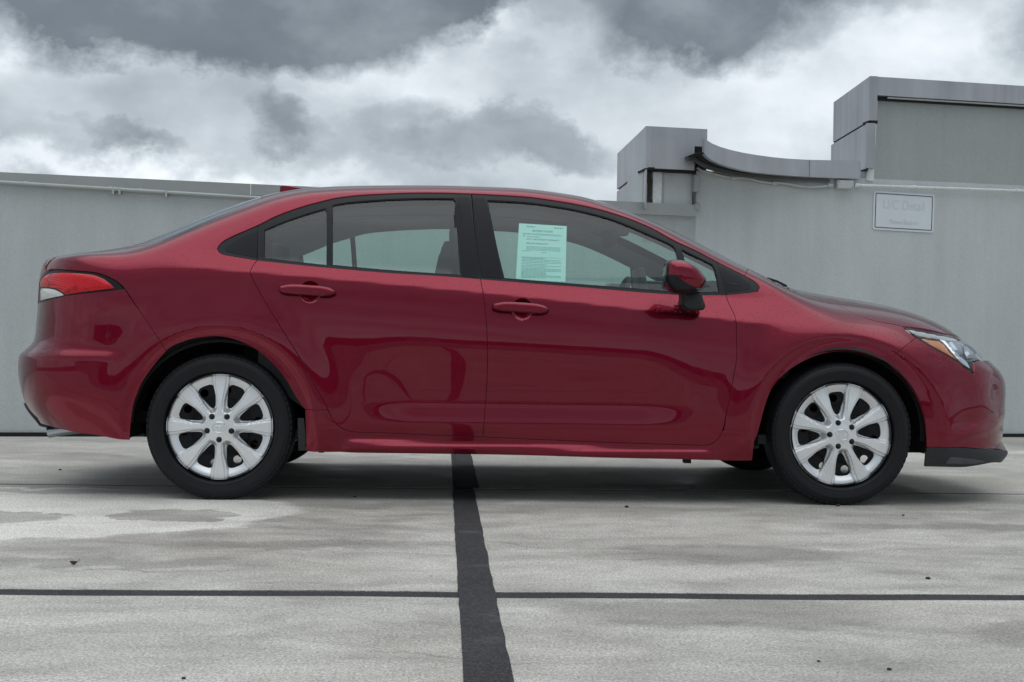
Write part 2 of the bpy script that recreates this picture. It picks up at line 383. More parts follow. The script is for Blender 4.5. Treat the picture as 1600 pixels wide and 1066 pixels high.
NEAR, FAR = -1, 1
def panel(name, outline, mat, parent, holes=(), off=0.0, step=.014, gap=.0022, lip=.012, kind='side', sides=(NEAR,), bulge=None, raw=False, fn=None, corner=38, hgap=None):
    """a piece of the body skin: outline and holes as photograph points or body points"""
    def to2(l, g, sgn):
        q = np.array(l, float) if raw else to_chart(kind, on_body(l))
        q = smooth_loop(q, step, corner)
        return shrink(q, g*sgn) if g else q
    loops = [to2(outline, gap, 1)]+[to2(h, gap if hgap is None else hgap, -1) for h in holes]
    v2, F = sheet2d(loops, step)
    offs = off
    P = solve(kind, v2, off); 
    if kind == 'top' : pass
    Nn = normal(P)
    if bulge:
        h, rr = bulge
        d = np.full(len(v2), 1e9)
        for lp in loops: d = np.minimum(d, dist_poly(v2, lp))
        t = np.clip(d/rr, 0, 1); P = P+Nn*(h*np.sqrt(1-(1-t)**2))[:, None]
    if fn is not None: P = fn(P, Nn, v2)
    # lips: follow the boundary edges of the triangulation
    from collections import Counter
    cnt = {}
    for a, b, c in F:
        for e in ((a, b), (b, c), (c, a)):
            k = (min(e), max(e)); cnt[k] = None if k in cnt else e
    bd = [e for e in cnt.values() if e is not None]
    V = [tuple(p) for p in P]
    # orientation
    a, b, c = P[F[:, 0]], P[F[:, 1]], P[F[:, 2]]
    s = np.einsum('ij,ij->i', np.cross(b-a, c-a), Nn[F[:, 0]])
    flip = s.sum() < 0
    if bulge or fn is not None:
        fn_ = np.cross(b-a, c-a)*(-1 if flip else 1)
        NN = np.zeros_like(P)
        for k in range(3): np.add.at(NN, F[:, k], fn_)
        Nn = NN/np.maximum(np.linalg.norm(NN, axis=1), 1e-12)[:, None]
    Fl = [tuple(f[::-1]) if flip else tuple(f) for f in F]
    NV = [tuple(n) for n in Nn]
    if lip and bd:
        ids = sorted({i for e in bd for i in e}); tout = {i: np.zeros(3) for i in ids}
        for a, b in bd:
            t = P[b]-P[a]; o = np.cross(t, Nn[a])*(-1 if flip else 1); o /= np.linalg.norm(o)+1e-12; tout[a] += o; tout[b] += o
        m1 = {}; m2 = {}
        for i in ids:
            o = tout[i]/(np.linalg.norm(tout[i])+1e-12); n = Nn[i]
            m1[i] = len(V); V.append(tuple(P[i]+o*.0012-n*.0012)); NV.append(tuple((o+n)*.7071))
            m2[i] = len(V); V.append(tuple(P[i]+o*.0014-n*lip)); NV.append(tuple(o))
        for a, b in bd:
            q1 = (b, a, m1[a], m1[b]); q2 = (m1[b], m1[a], m2[a], m2[b])
            for q in (q1, q2): Fl.append(q[::-1] if flip else q)
    V = np.array(V); NV = np.array(NV); res = []
    if kind == 'top': sides = (NEAR,)
    for i, sd_ in enumerate(sides):
        m = np.array([1, sd_, 1])
        me = mesh(name, V*m, [(f[::-1] if sd_ == -1 else f) for f in Fl], NV*m)
        par = parent[i] if isinstance(parent, tuple) else parent
        res.append(link(name, me, mat, par))
    return res[0] if len(res) == 1 else tuple(res)
def C2(x, w): # body point from the plan position
    p = solve('top', np.array([[x, w]]))[0]; return tuple(p)
def CS(u, v, off=0.0):
    return tuple(solve('side', np.array([[u, v]]), off)[0])
# ---------------------------------------------------------------- materials
def new_mat(name):
    m = bpy.data.materials.new(name); m.use_nodes = True; nt = m.node_tree
    b = nt.nodes['Principled BSDF']; return m, nt, b
def obj_co(nt): return nt.nodes.new('ShaderNodeTexCoord').outputs['Object']
def geo_pos(nt): return nt.nodes.new('ShaderNodeNewGeometry').outputs['Position']
def bump(nt, b, h, strength=.3, dist=.002, inp='Normal'):
    n = nt.nodes.new('ShaderNodeBump'); n.inputs['Strength'].default_value = strength; n.inputs['Distance'].default_value = dist
    nt.links.new(h, n.inputs['Height']); nt.links.new(n.outputs[0], b.inputs[inp]); return n
def plain(name, col, rough=.5, metal=0., var=.12, nscale=40, coat=0., bmp=.0, spec=.5):
    m, nt, b = new_mat(name)
    p = geo_pos(nt); f = noise(nt, p, nscale, 5, .6)
    c = mixc(nt, f, tuple(x*(1-var) for x in col), tuple(min(1, x*(1+var)) for x in col))
    nt.links.new(c, b.inputs['Base Color']); b.inputs['Roughness'].default_value = rough; b.inputs['Metallic'].default_value = metal
    b.inputs['Coat Weight'].default_value = coat; b.inputs['Coat Roughness'].default_value = .04; b.inputs['Specular IOR Level'].default_value = spec
    if bmp: bump(nt, b, noise(nt, p, nscale*8, 3, .5), bmp, .001)
    return m
def paint_mat():
    m, nt, b = new_mat('red_metallic_paint')
    p = geo_pos(nt)
    fl = nt.nodes.new('ShaderNodeTexVoronoi'); fl.inputs['Scale'].default_value = 2600; nt.links.new(p, fl.inputs['Vector'])
    sp_ = mathn(nt, 'MULTIPLY', fl.outputs['Distance'], .5)
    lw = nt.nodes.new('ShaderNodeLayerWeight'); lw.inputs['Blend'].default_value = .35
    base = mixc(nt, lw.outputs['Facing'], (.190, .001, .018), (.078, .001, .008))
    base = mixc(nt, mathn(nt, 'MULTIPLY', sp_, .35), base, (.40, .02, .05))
    dirt = noise(nt, mapping(nt, p, scale=(1, 1, 2)), 14, 6, .65)
    base = mixc(nt, mathn(nt, 'MULTIPLY', mathn(nt, 'SUBTRACT', dirt, .45, clamp=True), .05), base, (.30, .20, .20))
    nt.links.new(base, b.inputs['Base Color'])
    b.inputs['Metallic'].default_value = .92; b.inputs['Roughness'].default_value = .31; b.inputs['Specular IOR Level'].default_value = .2
    b.inputs['Coat Weight'].default_value = .74; b.inputs['Coat Roughness'].default_value = .012; b.inputs['Coat IOR'].default_value = 1.5
    # rain beads where the surface faces up
    g = nt.nodes.new('ShaderNodeNewGeometry'); s = nt.nodes.new('ShaderNodeSeparateXYZ'); nt.links.new(g.outputs['Normal'], s.inputs[0])
    up = nt.nodes.new('ShaderNodeMapRange'); up.inputs[1].default_value = .22; up.inputs[2].default_value = .5; nt.links.new(s.outputs[2], up.inputs[0])
    hs = None
    for sc, th in ((95, .26), (210, .30)):
        v = nt.nodes.new('ShaderNodeTexVoronoi'); v.inputs['Scale'].default_value = sc; nt.links.new(p, v.inputs['Vector'])
        sel = nt.nodes.new('ShaderNodeSeparateColor'); nt.links.new(v.outputs['Color'], sel.inputs[0])
        on = mathn(nt, 'LESS_THAN', sel.outputs[0], .30)
        d = mathn(nt, 'SUBTRACT', 1.0, mathn(nt, 'DIVIDE', v.outputs['Distance'], th), clamp=True)
        d = mathn(nt, 'MULTIPLY', mathn(nt, 'POWER', d, .5), on)
        hs = d if hs is None else mathn(nt, 'MAXIMUM', hs, mathn(nt, 'MULTIPLY', d, .5))
    h = mathn(nt, 'MULTIPLY', hs, up.outputs[0])
    orange = mathn(nt, 'MULTIPLY', noise(nt, p, 5, 2, .5), 1.0)
    b1 = nt.nodes.new('ShaderNodeBump'); b1.inputs['Strength'].default_value = .55; b1.inputs['Distance'].default_value = .0016
    nt.links.new(h, b1.inputs['Height'])
    b2 = nt.nodes.new('ShaderNodeBump'); b2.inputs['Strength'].default_value = .3; b2.inputs['Distance'].default_value = .002
    nt.links.new(orange, b2.inputs['Height']); nt.links.new(b1.outputs[0], b2.inputs['Normal'])
    nt.links.new(b2.outputs[0], b.inputs['Coat Normal']); nt.links.new(b2.outputs[0], b.inputs['Normal'])
    return m
def glass_mat(name, tint, gloss=1.5, rough=.0):
    m = bpy.data.materials.new(name); m.use_nodes = True; nt = m.node_tree; nt.nodes.clear()
    o = nt.nodes.new('ShaderNodeOutputMaterial'); t = nt.nodes.new('ShaderNodeBsdfTransparent'); g = nt.nodes.new('ShaderNodeBsdfGlossy')
    p = geo_pos(nt); f = noise(nt, p, 3, 4, .6)
    c = mixc(nt, f, tuple(x*.97 for x in tint), tint); nt.links.new(c, t.inputs[0])
    g.inputs['Roughness'].default_value = rough; g.inputs['Color'].default_value = (.95, .97, 1, 1)
    ge = nt.nodes.new('ShaderNodeNewGeometry'); dt = nt.nodes.new('ShaderNodeVectorMath'); dt.operation = 'DOT_PRODUCT'
    nt.links.new(ge.outputs['Incoming'], dt.inputs[0]); nt.links.new(ge.outputs['Normal'], dt.inputs[1])
    k = mathn(nt, 'SUBTRACT', 1.0, mathn(nt, 'ABSOLUTE', dt.outputs['Value']), clamp=True)
    fac = mathn(nt, 'ADD', .06, mathn(nt, 'MULTIPLY', mathn(nt, 'POWER', k, 5.0), .9), clamp=True)
    mx = nt.nodes.new('ShaderNodeMixShader'); nt.links.new(fac, mx.inputs[0]); nt.links.new(t.outputs[0], mx.inputs[1]); nt.links.new(g.outputs[0], mx.inputs[2])
    nt.links.new(mx.outputs[0], o.inputs[0]); return m
def concrete_mat():
    m, nt, b = new_mat('stained_damp_concrete')
    p = geo_pos(nt); s = nt.nodes.new('ShaderNodeSeparateXYZ'); nt.links.new(p, s.inputs[0]); X, Y = s.outputs[0], s.outputs[1]
    big = noise(nt, mapping(nt, p, scale=(.55, 1.5, 1)), .9, 6, .6, .4)
    mid = noise(nt, mapping(nt, p, scale=(1, 1.8, 1), loc=(4, 2, 0)), 3.2, 7, .62, .6)
    fin = noise(nt, p, 60, 6, .7); gr = noise(nt, p, 150, 3, .7)
    v = mathn(nt, 'ADD', mathn(nt, 'MULTIPLY', big, .55), mathn(nt, 'MULTIPLY', mid, .45))
    c = ramp(nt, v, [(.36, (.32, .312, .292)), (.46, (.46, .452, .43)), (.54, (.575, .568, .545)), (.66, (.74, .733, .71))])
    # warm brown bloom and dark damp streaks
    wb = ramp(nt, noise(nt, mapping(nt, p, scale=(1, 1, 1), loc=(9, 1, 0)), 1.1, 4, .5), [(.5, 0.), (.7, 1.)])
    c = mixc(nt, mathn(nt, 'MULTIPLY', wb, .35), c, (.33, .285, .24))
    wx = mathn(nt, 'ADD', X, mathn(nt, 'MULTIPLY', mathn(nt, 'SUBTRACT', noise(nt, p, 4.5, 6, .65), .5), .30))
    wy = mathn(nt, 'ADD', Y, mathn(nt, 'MULTIPLY', mathn(nt, 'SUBTRACT', noise(nt, mapping(nt, p, loc=(5, 5, 0)), 5.5, 6, .65), .5), .42))
    def blob(cx, cy, rx, ry, hard=8.0):
        d = mathn(nt, 'ADD', mathn(nt, 'POWER', mathn(nt, 'ABSOLUTE', mathn(nt, 'DIVIDE', mathn(nt, 'SUBTRACT', wx, cx), rx)), 2.), mathn(nt, 'POWER', mathn(nt, 'ABSOLUTE', mathn(nt, 'DIVIDE', mathn(nt, 'SUBTRACT', wy, cy), ry)), 2.))
        return mathn(nt, 'MULTIPLY', mathn(nt, 'SUBTRACT', 1.0, d), hard, clamp=True)
    dry = blob(-2.2, -1.25, 1.25, .80)
    puddle = blob(-1.42, -1.36, .26, .17, 10.); puddle2 = blob(-2.35, -1.45, .55, .22, 10.)
    d2 = mathn(nt, 'SUBTRACT', dry, mathn(nt, 'MAXIMUM', puddle, puddle2), clamp=True)
    c = mixc(nt, .18, c, (.38, .375, .355)); c = mixc(nt, mathn(nt, 'MULTIPLY', d2, mathn(nt, 'ADD', .45, mathn(nt, 'MULTIPLY', mid, .8)), clamp=True), c, (.80, .80, .77))
    for q in ((-2.2, -.62, 1.2, .10), (-1.4, -2.42, .5, .12), (.55, -2.2, .55, .22), (1.05, -3.35, .22, .14), (-1.1, -.05, .55, .30), (-.9, -2.05, .55, .12), (.35, -3.1, .5, .22), (1.5, -1.5, .6, .12)):
        c = mixc(nt, mathn(nt, 'MULTIPLY', blob(*q, 1.6), .42), c, (.155, .150, .14))
    # hairline cracks
    vo = nt.nodes.new('ShaderNodeTexVoronoi'); vo.feature = 'DISTANCE_TO_EDGE'; vo.inputs['Scale'].default_value = .75
    wv = nt.nodes.new('ShaderNodeVectorMath'); wv.operation = 'ADD'
    nn = nt.nodes.new('ShaderNodeTexNoise'); nn.inputs['Scale'].default_value = 2.3; nn.inputs['Detail'].default_value = 8; nt.links.new(p, nn.inputs['Vector'])
    sc_ = nt.nodes.new('ShaderNodeVectorMath'); sc_.operation = 'SCALE'; sc_.inputs[3].default_value = .5; nt.links.new(nn.outputs['Color'], sc_.inputs[0])
    nt.links.new(mapping(nt, p, scale=(.45, 1.5, 1)), wv.inputs[0]); nt.links.new(sc_.outputs[0], wv.inputs[1]); nt.links.new(wv.outputs[0], vo.inputs['Vector'])
    cr = mathn(nt, 'LESS_THAN', vo.outputs['Distance'], .006)
    cr = mathn(nt, 'MULTIPLY', cr, ramp(nt, noise(nt, p, 1.7, 3), [(.5, 0.), (.58, 1.)]))
    c = mixc(nt, mathn(nt, 'MULTIPLY', cr, .35), c, (.14, .135, .125))
    c = mixc(nt, 1.0, c, ramp(nt, fin, [(.25, .66), (.5, 1.), (.8, 1.16)]), 'MULTIPLY')
    c = mixc(nt, 1.0, c, ramp(nt, gr, [(.3, .46), (.5, .98), (.72, 1.55)]), 'MULTIPLY')
    c = mixc(nt, 1.0, c, (1.03, 1.005, .965), 'MULTIPLY')
    nt.links.new(c, b.inputs['Base Color'])
    nt.links.new(ramp(nt, v, [(.35, .38), (.6, .75)]), b.inputs['Roughness'])
    h = mathn(nt, 'ADD', mathn(nt, 'MULTIPLY', gr, .6), mathn(nt, 'MULTIPLY', fin, .6))
    bump(nt, b, h, .6, .005)
    return m
def sealant_mat():
    m, nt, b = new_mat('black_joint_sealant'); p = geo_pos(nt)
    f = noise(nt, mapping(nt, p, scale=(1, 1.4, 1)), 2.4, 6, .6); g = noise(nt, p, 170, 3, .7)
    c = ramp(nt, f, [(.35, (.010, .011, .013)), (.6, (.021, .021, .025)), (.75, (.11, .11, .115))])
    c = mixc(nt, mathn(nt, 'MULTIPLY', ramp(nt, g, [(.48, 0.), (.72, 1.)]), .55), c, (.16, .155, .16))
    nt.links.new(c, b.inputs['Base Color']); b.inputs['Roughness'].default_value = .8; bump(nt, b, g, .5, .003); return m
def stucco_mat(name='grey_painted_stucco', col=(.57, .610, .612)):
    m, nt, b = new_mat(name); p = geo_pos(nt)
    big = noise(nt, mapping(nt, p, scale=(1, 1, .8)), 1.1, 5, .55); st = noise(nt, mapping(nt, p, scale=(5, 5, .35)), 1.6, 5, .6)
    f = mathn(nt, 'ADD', mathn(nt, 'MULTIPLY', big, .5), mathn(nt, 'MULTIPLY', st, .5))
    c = mixc(nt, ramp(nt, f, [(.35, 0.), (.65, 1.)]), tuple(x*.92 for x in col), tuple(x*1.06 for x in col))
    g = noise(nt, p, 95, 5, .65)
    c = mixc(nt, 1.0, c, ramp(nt, g, [(.3, .92), (.7, 1.07)]), 'MULTIPLY')
    nt.links.new(c, b.inputs['Base Color']); b.inputs['Roughness'].default_value = .85; b.inputs['Specular IOR Level'].default_value = .25
    bump(nt, b, mathn(nt, 'ADD', g, mathn(nt, 'MULTIPLY', noise(nt, p, 24, 4, .6), 1.2)), .5, .004); return m
def metal_panel_mat():
    m, nt, b = new_mat('silver_composite_panel'); p = geo_pos(nt)
    st = noise(nt, mapping(nt, p, scale=(5, 5, .4)), 1.6, 5, .6); bg_ = noise(nt, p, 2, 4)
    c = mixc(nt, ramp(nt, mathn(nt, 'MULTIPLY', mathn(nt, 'ADD', st, bg_), .5), [(.35, 0.), (.62, 1.)]), (.36, .37, .395), (.50, .515, .54))
    nt.links.new(c, b.inputs['Base Color']); b.inputs['Metallic'].default_value = .35; b.inputs['Roughness'].default_value = .42; return m
def lamp_red():
    m, nt, b = new_mat('red_lamp_lens'); p = geo_pos(nt)
    w = nt.nodes.new('ShaderNodeTexWave'); w.inputs['Scale'].default_value = 55; w.inputs['Distortion'].default_value = .4; w.bands_direction = 'DIAGONAL'; nt.links.new(p, w.inputs['Vector'])
    f = noise(nt, p, 22, 4, .5)
    c = mixc(nt, w.outputs['Fac'], (.42, .0, .006), (.80, .002, .014)); c = mixc(nt, ramp(nt, f, [(.55, 0.), (.72, 1.)]), c, (.22, .0, .004))
    nt.links.new(c, b.inputs['Base Color']); b.inputs['Roughness'].default_value = .3; b.inputs['Specular IOR Level'].default_value = .2; b.inputs['Coat Weight'].default_value = .5; b.inputs['Coat Roughness'].default_value = .02
    bump(nt, b, w.outputs['Fac'], .4, .002); return m
M = {}
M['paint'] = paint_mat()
M['glass'] = glass_mat('green_tinted_glass', (.72, .915, .86), 1.5)
M['windshield'] = glass_mat('clear_tinted_glass', (.70, .88, .84), 1.5)
M['lens'] = glass_mat('clear_lamp_lens', (.90, .93, .95), 1.5)
M['gloss_black'] = plain('black_pillar_film', (.010, .011, .015), .35, var=.2, spec=.2)
M['trim'] = plain('satin_black_trim', (.014, .017, .019), .42, var=.2, spec=.25)
M['seal'] = plain('black_rubber_seal', (.006, .006, .007), .6)
M['plastic'] = plain('black_textured_plastic', (.016, .019, .021), .55, var=.25, bmp=.3)
M['gloss_plastic'] = plain('gloss_black_plastic', (.008, .010, .012), .35, spec=.3)
M['dark'] = plain('underbody_black', (.006, .006, .007), .85)
M['rubber'] = plain('tyre_rubber', (.008, .009, .011), .55, var=.35, nscale=25, bmp=.2, spec=.3)
M['silver'] = plain('silver_wheel_cover', (.88, .895, .91), .36, metal=.60, var=.06, coat=.0)
M['steel_black'] = plain('black_steel_wheel', (.006, .006, .008), .45, var=.4, spec=.25)
M['chrome'] = plain('bright_chrome', (.80, .82, .84), .12, metal=1., var=.03)
M['lamp_chrome'] = plain('lamp_reflector', (.42, .45, .48), .22, metal=.9, var=.3, nscale=18)
M['lamp_dark'] = plain('lamp_housing', (.085, .095, .105), .25, metal=.5, var=.4, nscale=14)
M['amber'] = plain('amber_reflector', (.78, .20, .015), .25, var=.35, nscale=22, coat=1.)
M['red_lens'] = lamp_red()
M['white_lens'] = plain('white_lamp_lens', (.62, .63, .60), .2, var=.1, coat=1.)
M['interior'] = plain('grey_headliner', (.42, .45, .45), .9, var=.1, nscale=20)
M['interior_dark'] = plain('charcoal_upholstery', (.035, .037, .040), .8, var=.25, bmp=.2)
M['interior_mid'] = plain('grey_screen_housing', (.09, .10, .10), .5)
M['paper'] = plain('pale_green_paper', (.78, .98, .95), .7, var=.03)
M['ink'] = plain('printed_ink', (.06, .16, .15), .8)
M['ink_soft'] = plain('fine_print', (.22, .42, .40), .8)
M['concrete'] = concrete_mat()
M['sealant'] = sealant_mat()
M['stucco'] = stucco_mat()
M['stucco_dark'] = stucco_mat('darker_grey_stucco', (.40, .432, .428))
M['coping'] = plain('painted_metal_coping', (.39, .41, .405), .6, var=.14, nscale=6)
M['panel'] = metal_panel_mat()
M['pipe'] = plain('grey_painted_conduit', (.50, .53, .525), .5, var=.15, nscale=12)
M['cable'] = plain('weathered_conduit', (.12, .125, .12), .6, var=.3)
M['gap'] = plain('black_shadow_gap', (.008, .008, .01), .8)
M['flash'] = plain('pale_peeling_flashing', (.74, .78, .80), .55, var=.3, nscale=30)
M['caulk'] = plain('brown_grey_caulk', (.10, .095, .085), .9, var=.4, nscale=40, bmp=.5)
M['sign'] = plain('weathered_white_sign', (.74, .80, .84), .45, var=.07, nscale=14)
M['sign_line'] = plain('sign_border_ink', (.075, .10, .12), .6)
M['sign_ink'] = plain('faded_sign_lettering', (.66, .715, .75), .7, var=.12, nscale=90)
M['leaf'] = plain('dry_brown_leaf', (.10, .055, .035), .8, var=.4)
M['stone'] = plain('dark_stone', (.035, .034, .036), .8, var=.4)
M['chip'] = plain('white_chip', (.75, .75, .72), .8)
M['asphalt'] = plain('street_asphalt', (.05, .05, .05), .9)
M['far_wall'] = stucco_mat('tan_stucco', (.30, .29, .27))
M['far_glass'] = plain('dark_office_glass', (.03, .035, .04), .15)
# ---------------------------------------------------------------- the sedan
# outlines are read off the photograph and laid onto the body surface
DLO_TOP = [(403,352),(431,338),(469,324),(502.6,314.7),(525,309.5),(562.6,304.9),(600,302.8),(637.5,301.3),(693.8,301.3),(734,302.6)]
DLO_TOP2 = [(738,302.7),(768.8,304.2),(825,307.8),(862.6,312.8),(900,319),(956,332.5),(1012.6,353.5),(1053.8,376),(1087.6,391.4),(1121.4,409.4)]
DLO_TOP3 = [(1121.4,409.4),(1164.5,431),(1181.4,441.3),(1187,448.8),(1184,455.4),(1170,457.3),(1134.5,460.5)]
BELT_R = [(402,406.6),(460,412.8),(518.6,418.6),(600,425.6),(693.8,431.4),(751,436)]
BELT_F = [(751,436),(787.6,439),(862.6,445),(900,447.6),(993.8,455.8),(1042.6,459.3),(1067,461),(1134.5,460.5)]
CUT_R = [(402,406.6),(396,414),(391,423.5),(393.5,433),(411.6,467),(442.6,517.7),(465.6,554.4),(486.3,592),(505,625.7),(512.6,640.7)]
CUT_R2 = [(520,655.7),(531,667),(548,674.5)]
DOOR_BOT_R = [(587.6,676.3),(640,678.6),(700,681.3),(754.5,683.2)]
CUT_B = [(751,436),(753,448.8),(755.7,463.8),(757.6,479),(760.6,513.8),(761.8,560),(760.5,605),(757,650),(754.5,683.2)]
CUT_F = [(1134.5,460.5),(1138,472.5),(1144,484.5),(1148.6,495),(1150.4,506),(1150.8,530),(1151,560),(1146,590),(1141.6,616),(1136,640.6),(1129.4,672.5),(1123.8,683.8),(1114.4,692),(1104,696)]
DOOR_BOT_F = [(754.5,683.2),(840,687),(940,691.3),(1071,695.4),(1104,696)]
ARCH_R = [(203,688),(204.7,661),(212.5,620.6),(225,592.5),(243.8,564),(265.6,544),(290.6,533),(315.6,527.5),(343.8,526),(368.8,531.6),(393.8,542.5),(418.8,561),(443.8,589),(462.5,620.6),(473,648),(478,680),(478.5,705.5)]
ARCH_F = [(1175.5,720),(1179,687),(1187,648.8),(1203,613.7),(1222,588),(1247.6,569),(1279.5,554.7),(1311.4,549),(1343,550.5),(1375,561),(1391,570.6),(1407,585),(1423,605.7),(1435.7,629.6),(1443.7,655),(1447,680.7),(1447.5,699)]
SEAM_RB = [(195,452),(215,481),(235,511),(253.5,538.4),(258.7,547.5)]
LAMP_R_TOP = [(195,452),(184,441),(168,432),(150,426),(118,423),(86.7,421),(74,424)]
LAMP_R_BOT = [(58,475),(68,471.5),(85,466.5),(105,462),(147,457),(195,452)]
HOOD_SEAM = [(1270,458),(1292.6,469),(1315,480),(1337.6,490.5),(1356.4,498.3),(1375,503),(1401.4,508),(1411,510.5)]
GLASS_RQ = [(412.6,358),(440,346.5),(475,334),(508,324.2),(511,330),(511,414),(470,409.5),(412.6,402.5)]
GLASS_R = [(519,319.2),(544,314.7),(600,310.2),(640,308.6),(675,308),(709,308.4),(712.5,313),(716,365),(720.5,429.5),(600,421),(519,413.5)]
GLASS_F = [(761,311.3),(787.6,312.3),(825,315),(862.6,320),(900,326.5),(956,341),(1012.6,364.4),(1052,382.6),(1056,388),(1064,425),(1072,456),(1042.6,454.5),(993.8,450.5),(900,443.2),(787.6,434.2),(778,395)]
GLASS_FQ = [(1065,388),(1090,400.5),(1114,412.5),(1118,420),(1125,455.8),(1080,456.2)]

def V3(p): return Vector((p[0], -p[1], p[2]))
def arc_between(l, a, b):
    return l[a:b]

def build_car():
    car = empty('sedan', (0, 0, 0))
    tag(car, 'dark red four door sedan with silver wheel covers parked side on across the deck', 'car')
    P = lambda *a, **k: panel(*a, **k)
    ends = dict(sides=(NEAR, FAR))
    # ---- red skin -------------------------------------------------
    ditch = [C2(x, w) for x, w in ((1.02,.60),(.80,.575),(.60,.555),(.40,.535),(.2,.53),(-.1,.53),(-.4,.53),(-.7,.53),(-1.0,.53),(-1.2,.535))]
    back_edge = [(407,311),(355,333.5),(320,350),(289,364),(260,374.5),(236,381)]
    deck_edge = [C2(x, w) for x, w in ((-1.78,.685),(-1.90,.665),(-2.0,.655),(-2.10,.645),(-2.17,.63))]
    windowline = DLO_TOP3[::-1][:-1]+DLO_TOP2[::-1]+DLO_TOP[::-1]+[(362,370),(346,379.4),(339.4,388.5),(344,395.4),(356,399),(402,406.6)]
    side = [(1170,420)]+ditch+back_edge+deck_edge+[(78,421)]+LAMP_R_TOP[::-1][1:-1]+SEAM_RB+ARCH_R[4:14]+[(476.5,640)]+CUT_R[::-1][:-1]+windowline[::-1][0:0]
    side += [(402,406.6),(356,399),(344,395.4),(339.4,388.5),(346,379.4),(362,370)]+DLO_TOP+DLO_TOP2+[(1121.4,409.4),(1164.5,431)]
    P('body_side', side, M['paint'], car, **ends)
    fender = [(1170,420),(1195,431)]+[C2(1.10,.63), C2(1.20,.62)]+HOOD_SEAM+[(1419,519),(1431.5,527.6),(1415,541),(1397.5,556.3),(1389,566)]+ARCH_F[::-1][7:-3]+[(1182,683.8),(1129.4,682)]+CUT_F[::-1][4:]+DLO_TOP3[::-1][1:-2]+[(1164.5,431)]
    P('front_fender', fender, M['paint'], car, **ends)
    rb = [(195,452)]+SEAM_RB[1:]+ARCH_R[::-1][13:]+[(195,687.5),(180,686),(153.8,680.7),(120,676.5),(100,672),(80,667),(64,662)]
    rb += [CS(-2.30,-.33), CS(-2.45,-.31), CS(-2.564,-.305), CS(-2.564,.19), CS(-2.40,.19), CS(-2.30,.185), (56,500), (58,475)]+LAMP_R_BOT[1:-1]
    P('rear_bumper', rb, M['paint'], car, gap=.0018, **ends)
    fb = [(1431.5,527.6),(1453,541),(1485,559),(1505,573),(1522.7,585),(1521,566),(1530,563.5)]
    fb += [CS(2.28,.115), CS(2.38,.12), CS(2.464,.12), CS(2.464,-.360), CS(2.38,-.358), CS(2.26,-.346), CS(2.15,-.328), CS(2.05,-.310), (1562,702), (1540,701),(1488.8,699.5),(1447.5,699)]
    fb += ARCH_F[::-1][1:7]+[(1389,566),(1397.5,556.3),(1415,541)]
    P('front_bumper', fb, M['paint'], car, gap=.0018, **ends)
    # sill cover under the doors
    rk = [(476.5,640),(512.6,640.7)]+CUT_R2+DOOR_BOT_R+DOOR_BOT_F[1:]+CUT_F[::-1][1:4]+[(1182,683.8),(1179,690),(1175.5,720),(1129,720),(1090,719),(940,715.6),(820,712),(700,710),(534,707),(478.5,705.5),(478,680)]
    P('sill_cover', rk, M['paint'], car, lip=.02, **ends)
    # ---- doors ----------------------------------------------------
    def cup(cx, cy, rx, ry, n=20): return [(cx+rx*math.cos(2*math.pi*i/n), cy-ry*math.sin(2*math.pi*i/n)) for i in range(n)]
    cr_, cf_ = cup(484.3, 456.5, 17.5, 18), cup(816, 483.5, 17, 18)
    def door(name, outline, cupl, c, hpts, winds, frame_out, panes):
        d = P(name, outline, M['paint'], car, holes=[cupl], step=.013, hgap=.0001, **ends)
        cc = to_chart('side', on_body([c]))[0]
        def bowl(Pp, Nn, v2):
            r = np.hypot(v2[:, 0]-cc[0], v2[:, 1]-cc[1])/.052
            return Pp-Nn*(.019*np.clip(1-r**2.6, 0, 1)+.0008)[:, None]
        P('handle_cup', cupl, M['paint'], d, step=.004, gap=-.001, lip=0, fn=bowl, **ends)
        P('door_handle', hpts, M['paint'], d, off=.022, step=.004, gap=0, lip=.010, bulge=(.014, .015), **ends)
        P('window_frame', frame_out, M['trim'], d, holes=[w for w in winds], off=-.004, step=.02, gap=.001, hgap=0, lip=.009, **ends)
        for i, w in enumerate(winds):
            P('window_pane', w, panes[i], d, off=-.011, step=.03, gap=-.006, lip=0, **ends)
            ring = shrink(np.array(smooth_loop(np.array(w, float), 8)), 1.1)
            P('window_seal', w, M['seal'], d, holes=[[tuple(q) for q in ring]], off=-.0075, step=.03, gap=-.004, hgap=0, lip=0, **ends)
        return d
    h0 = [(437.8,450.6),(450,448.2),(463,447.8),(485,449),(506,450.9),(518,454),(526,459.5),(523,463.5),(512,466.2),(499,465.8),(468.8,463.8),(447,462.2),(437.5,459),(435.8,455)]
    h1 = [(x+332.5, y+26.8) for x, y in h0]
    rear_out = [(402,406.6)]+BELT_R[1:]+CUT_B[1:]+DOOR_BOT_R[::-1][1:]+CUT_R2[::-1]+CUT_R[::-1][:-1]
    front_out = [(751,436)]+BELT_F[1:-1]+CUT_F+DOOR_BOT_F[::-1][1:]+CUT_B[::-1][1:-1]
    fr_out = DLO_TOP+[(736,302.6),(740,345),(746,400),(750.8,436)]+BELT_R[::-1][1:-1]+[(402,406.6)]
    ff_out = [(737.5,302.7)]+DLO_TOP2[1:]+[(1128,432),(1134.5,460.5)]+BELT_F[::-1][1:]+[(746.6,400),(741,345)]
    dr = door('rear_door', rear_out, cr_, (484.3,456.5), h0, [GLASS_RQ, GLASS_R], fr_out, [M['glass'], M['glass']])
    df = door('front_door', front_out, cf_, (816,483.5), h1, [GLASS_F, GLASS_FQ], ff_out, [M['glass'], M['glass']])
    # pillar films over the frames
    P('pillar_film', [(714,307.5),(733.4,307),(737.5,345),(743.6,400),(747.6,433.8),(722.6,430.6),(718,365)], M['gloss_black'], dr, off=-.0015, gap=.0005, lip=.003, **ends)
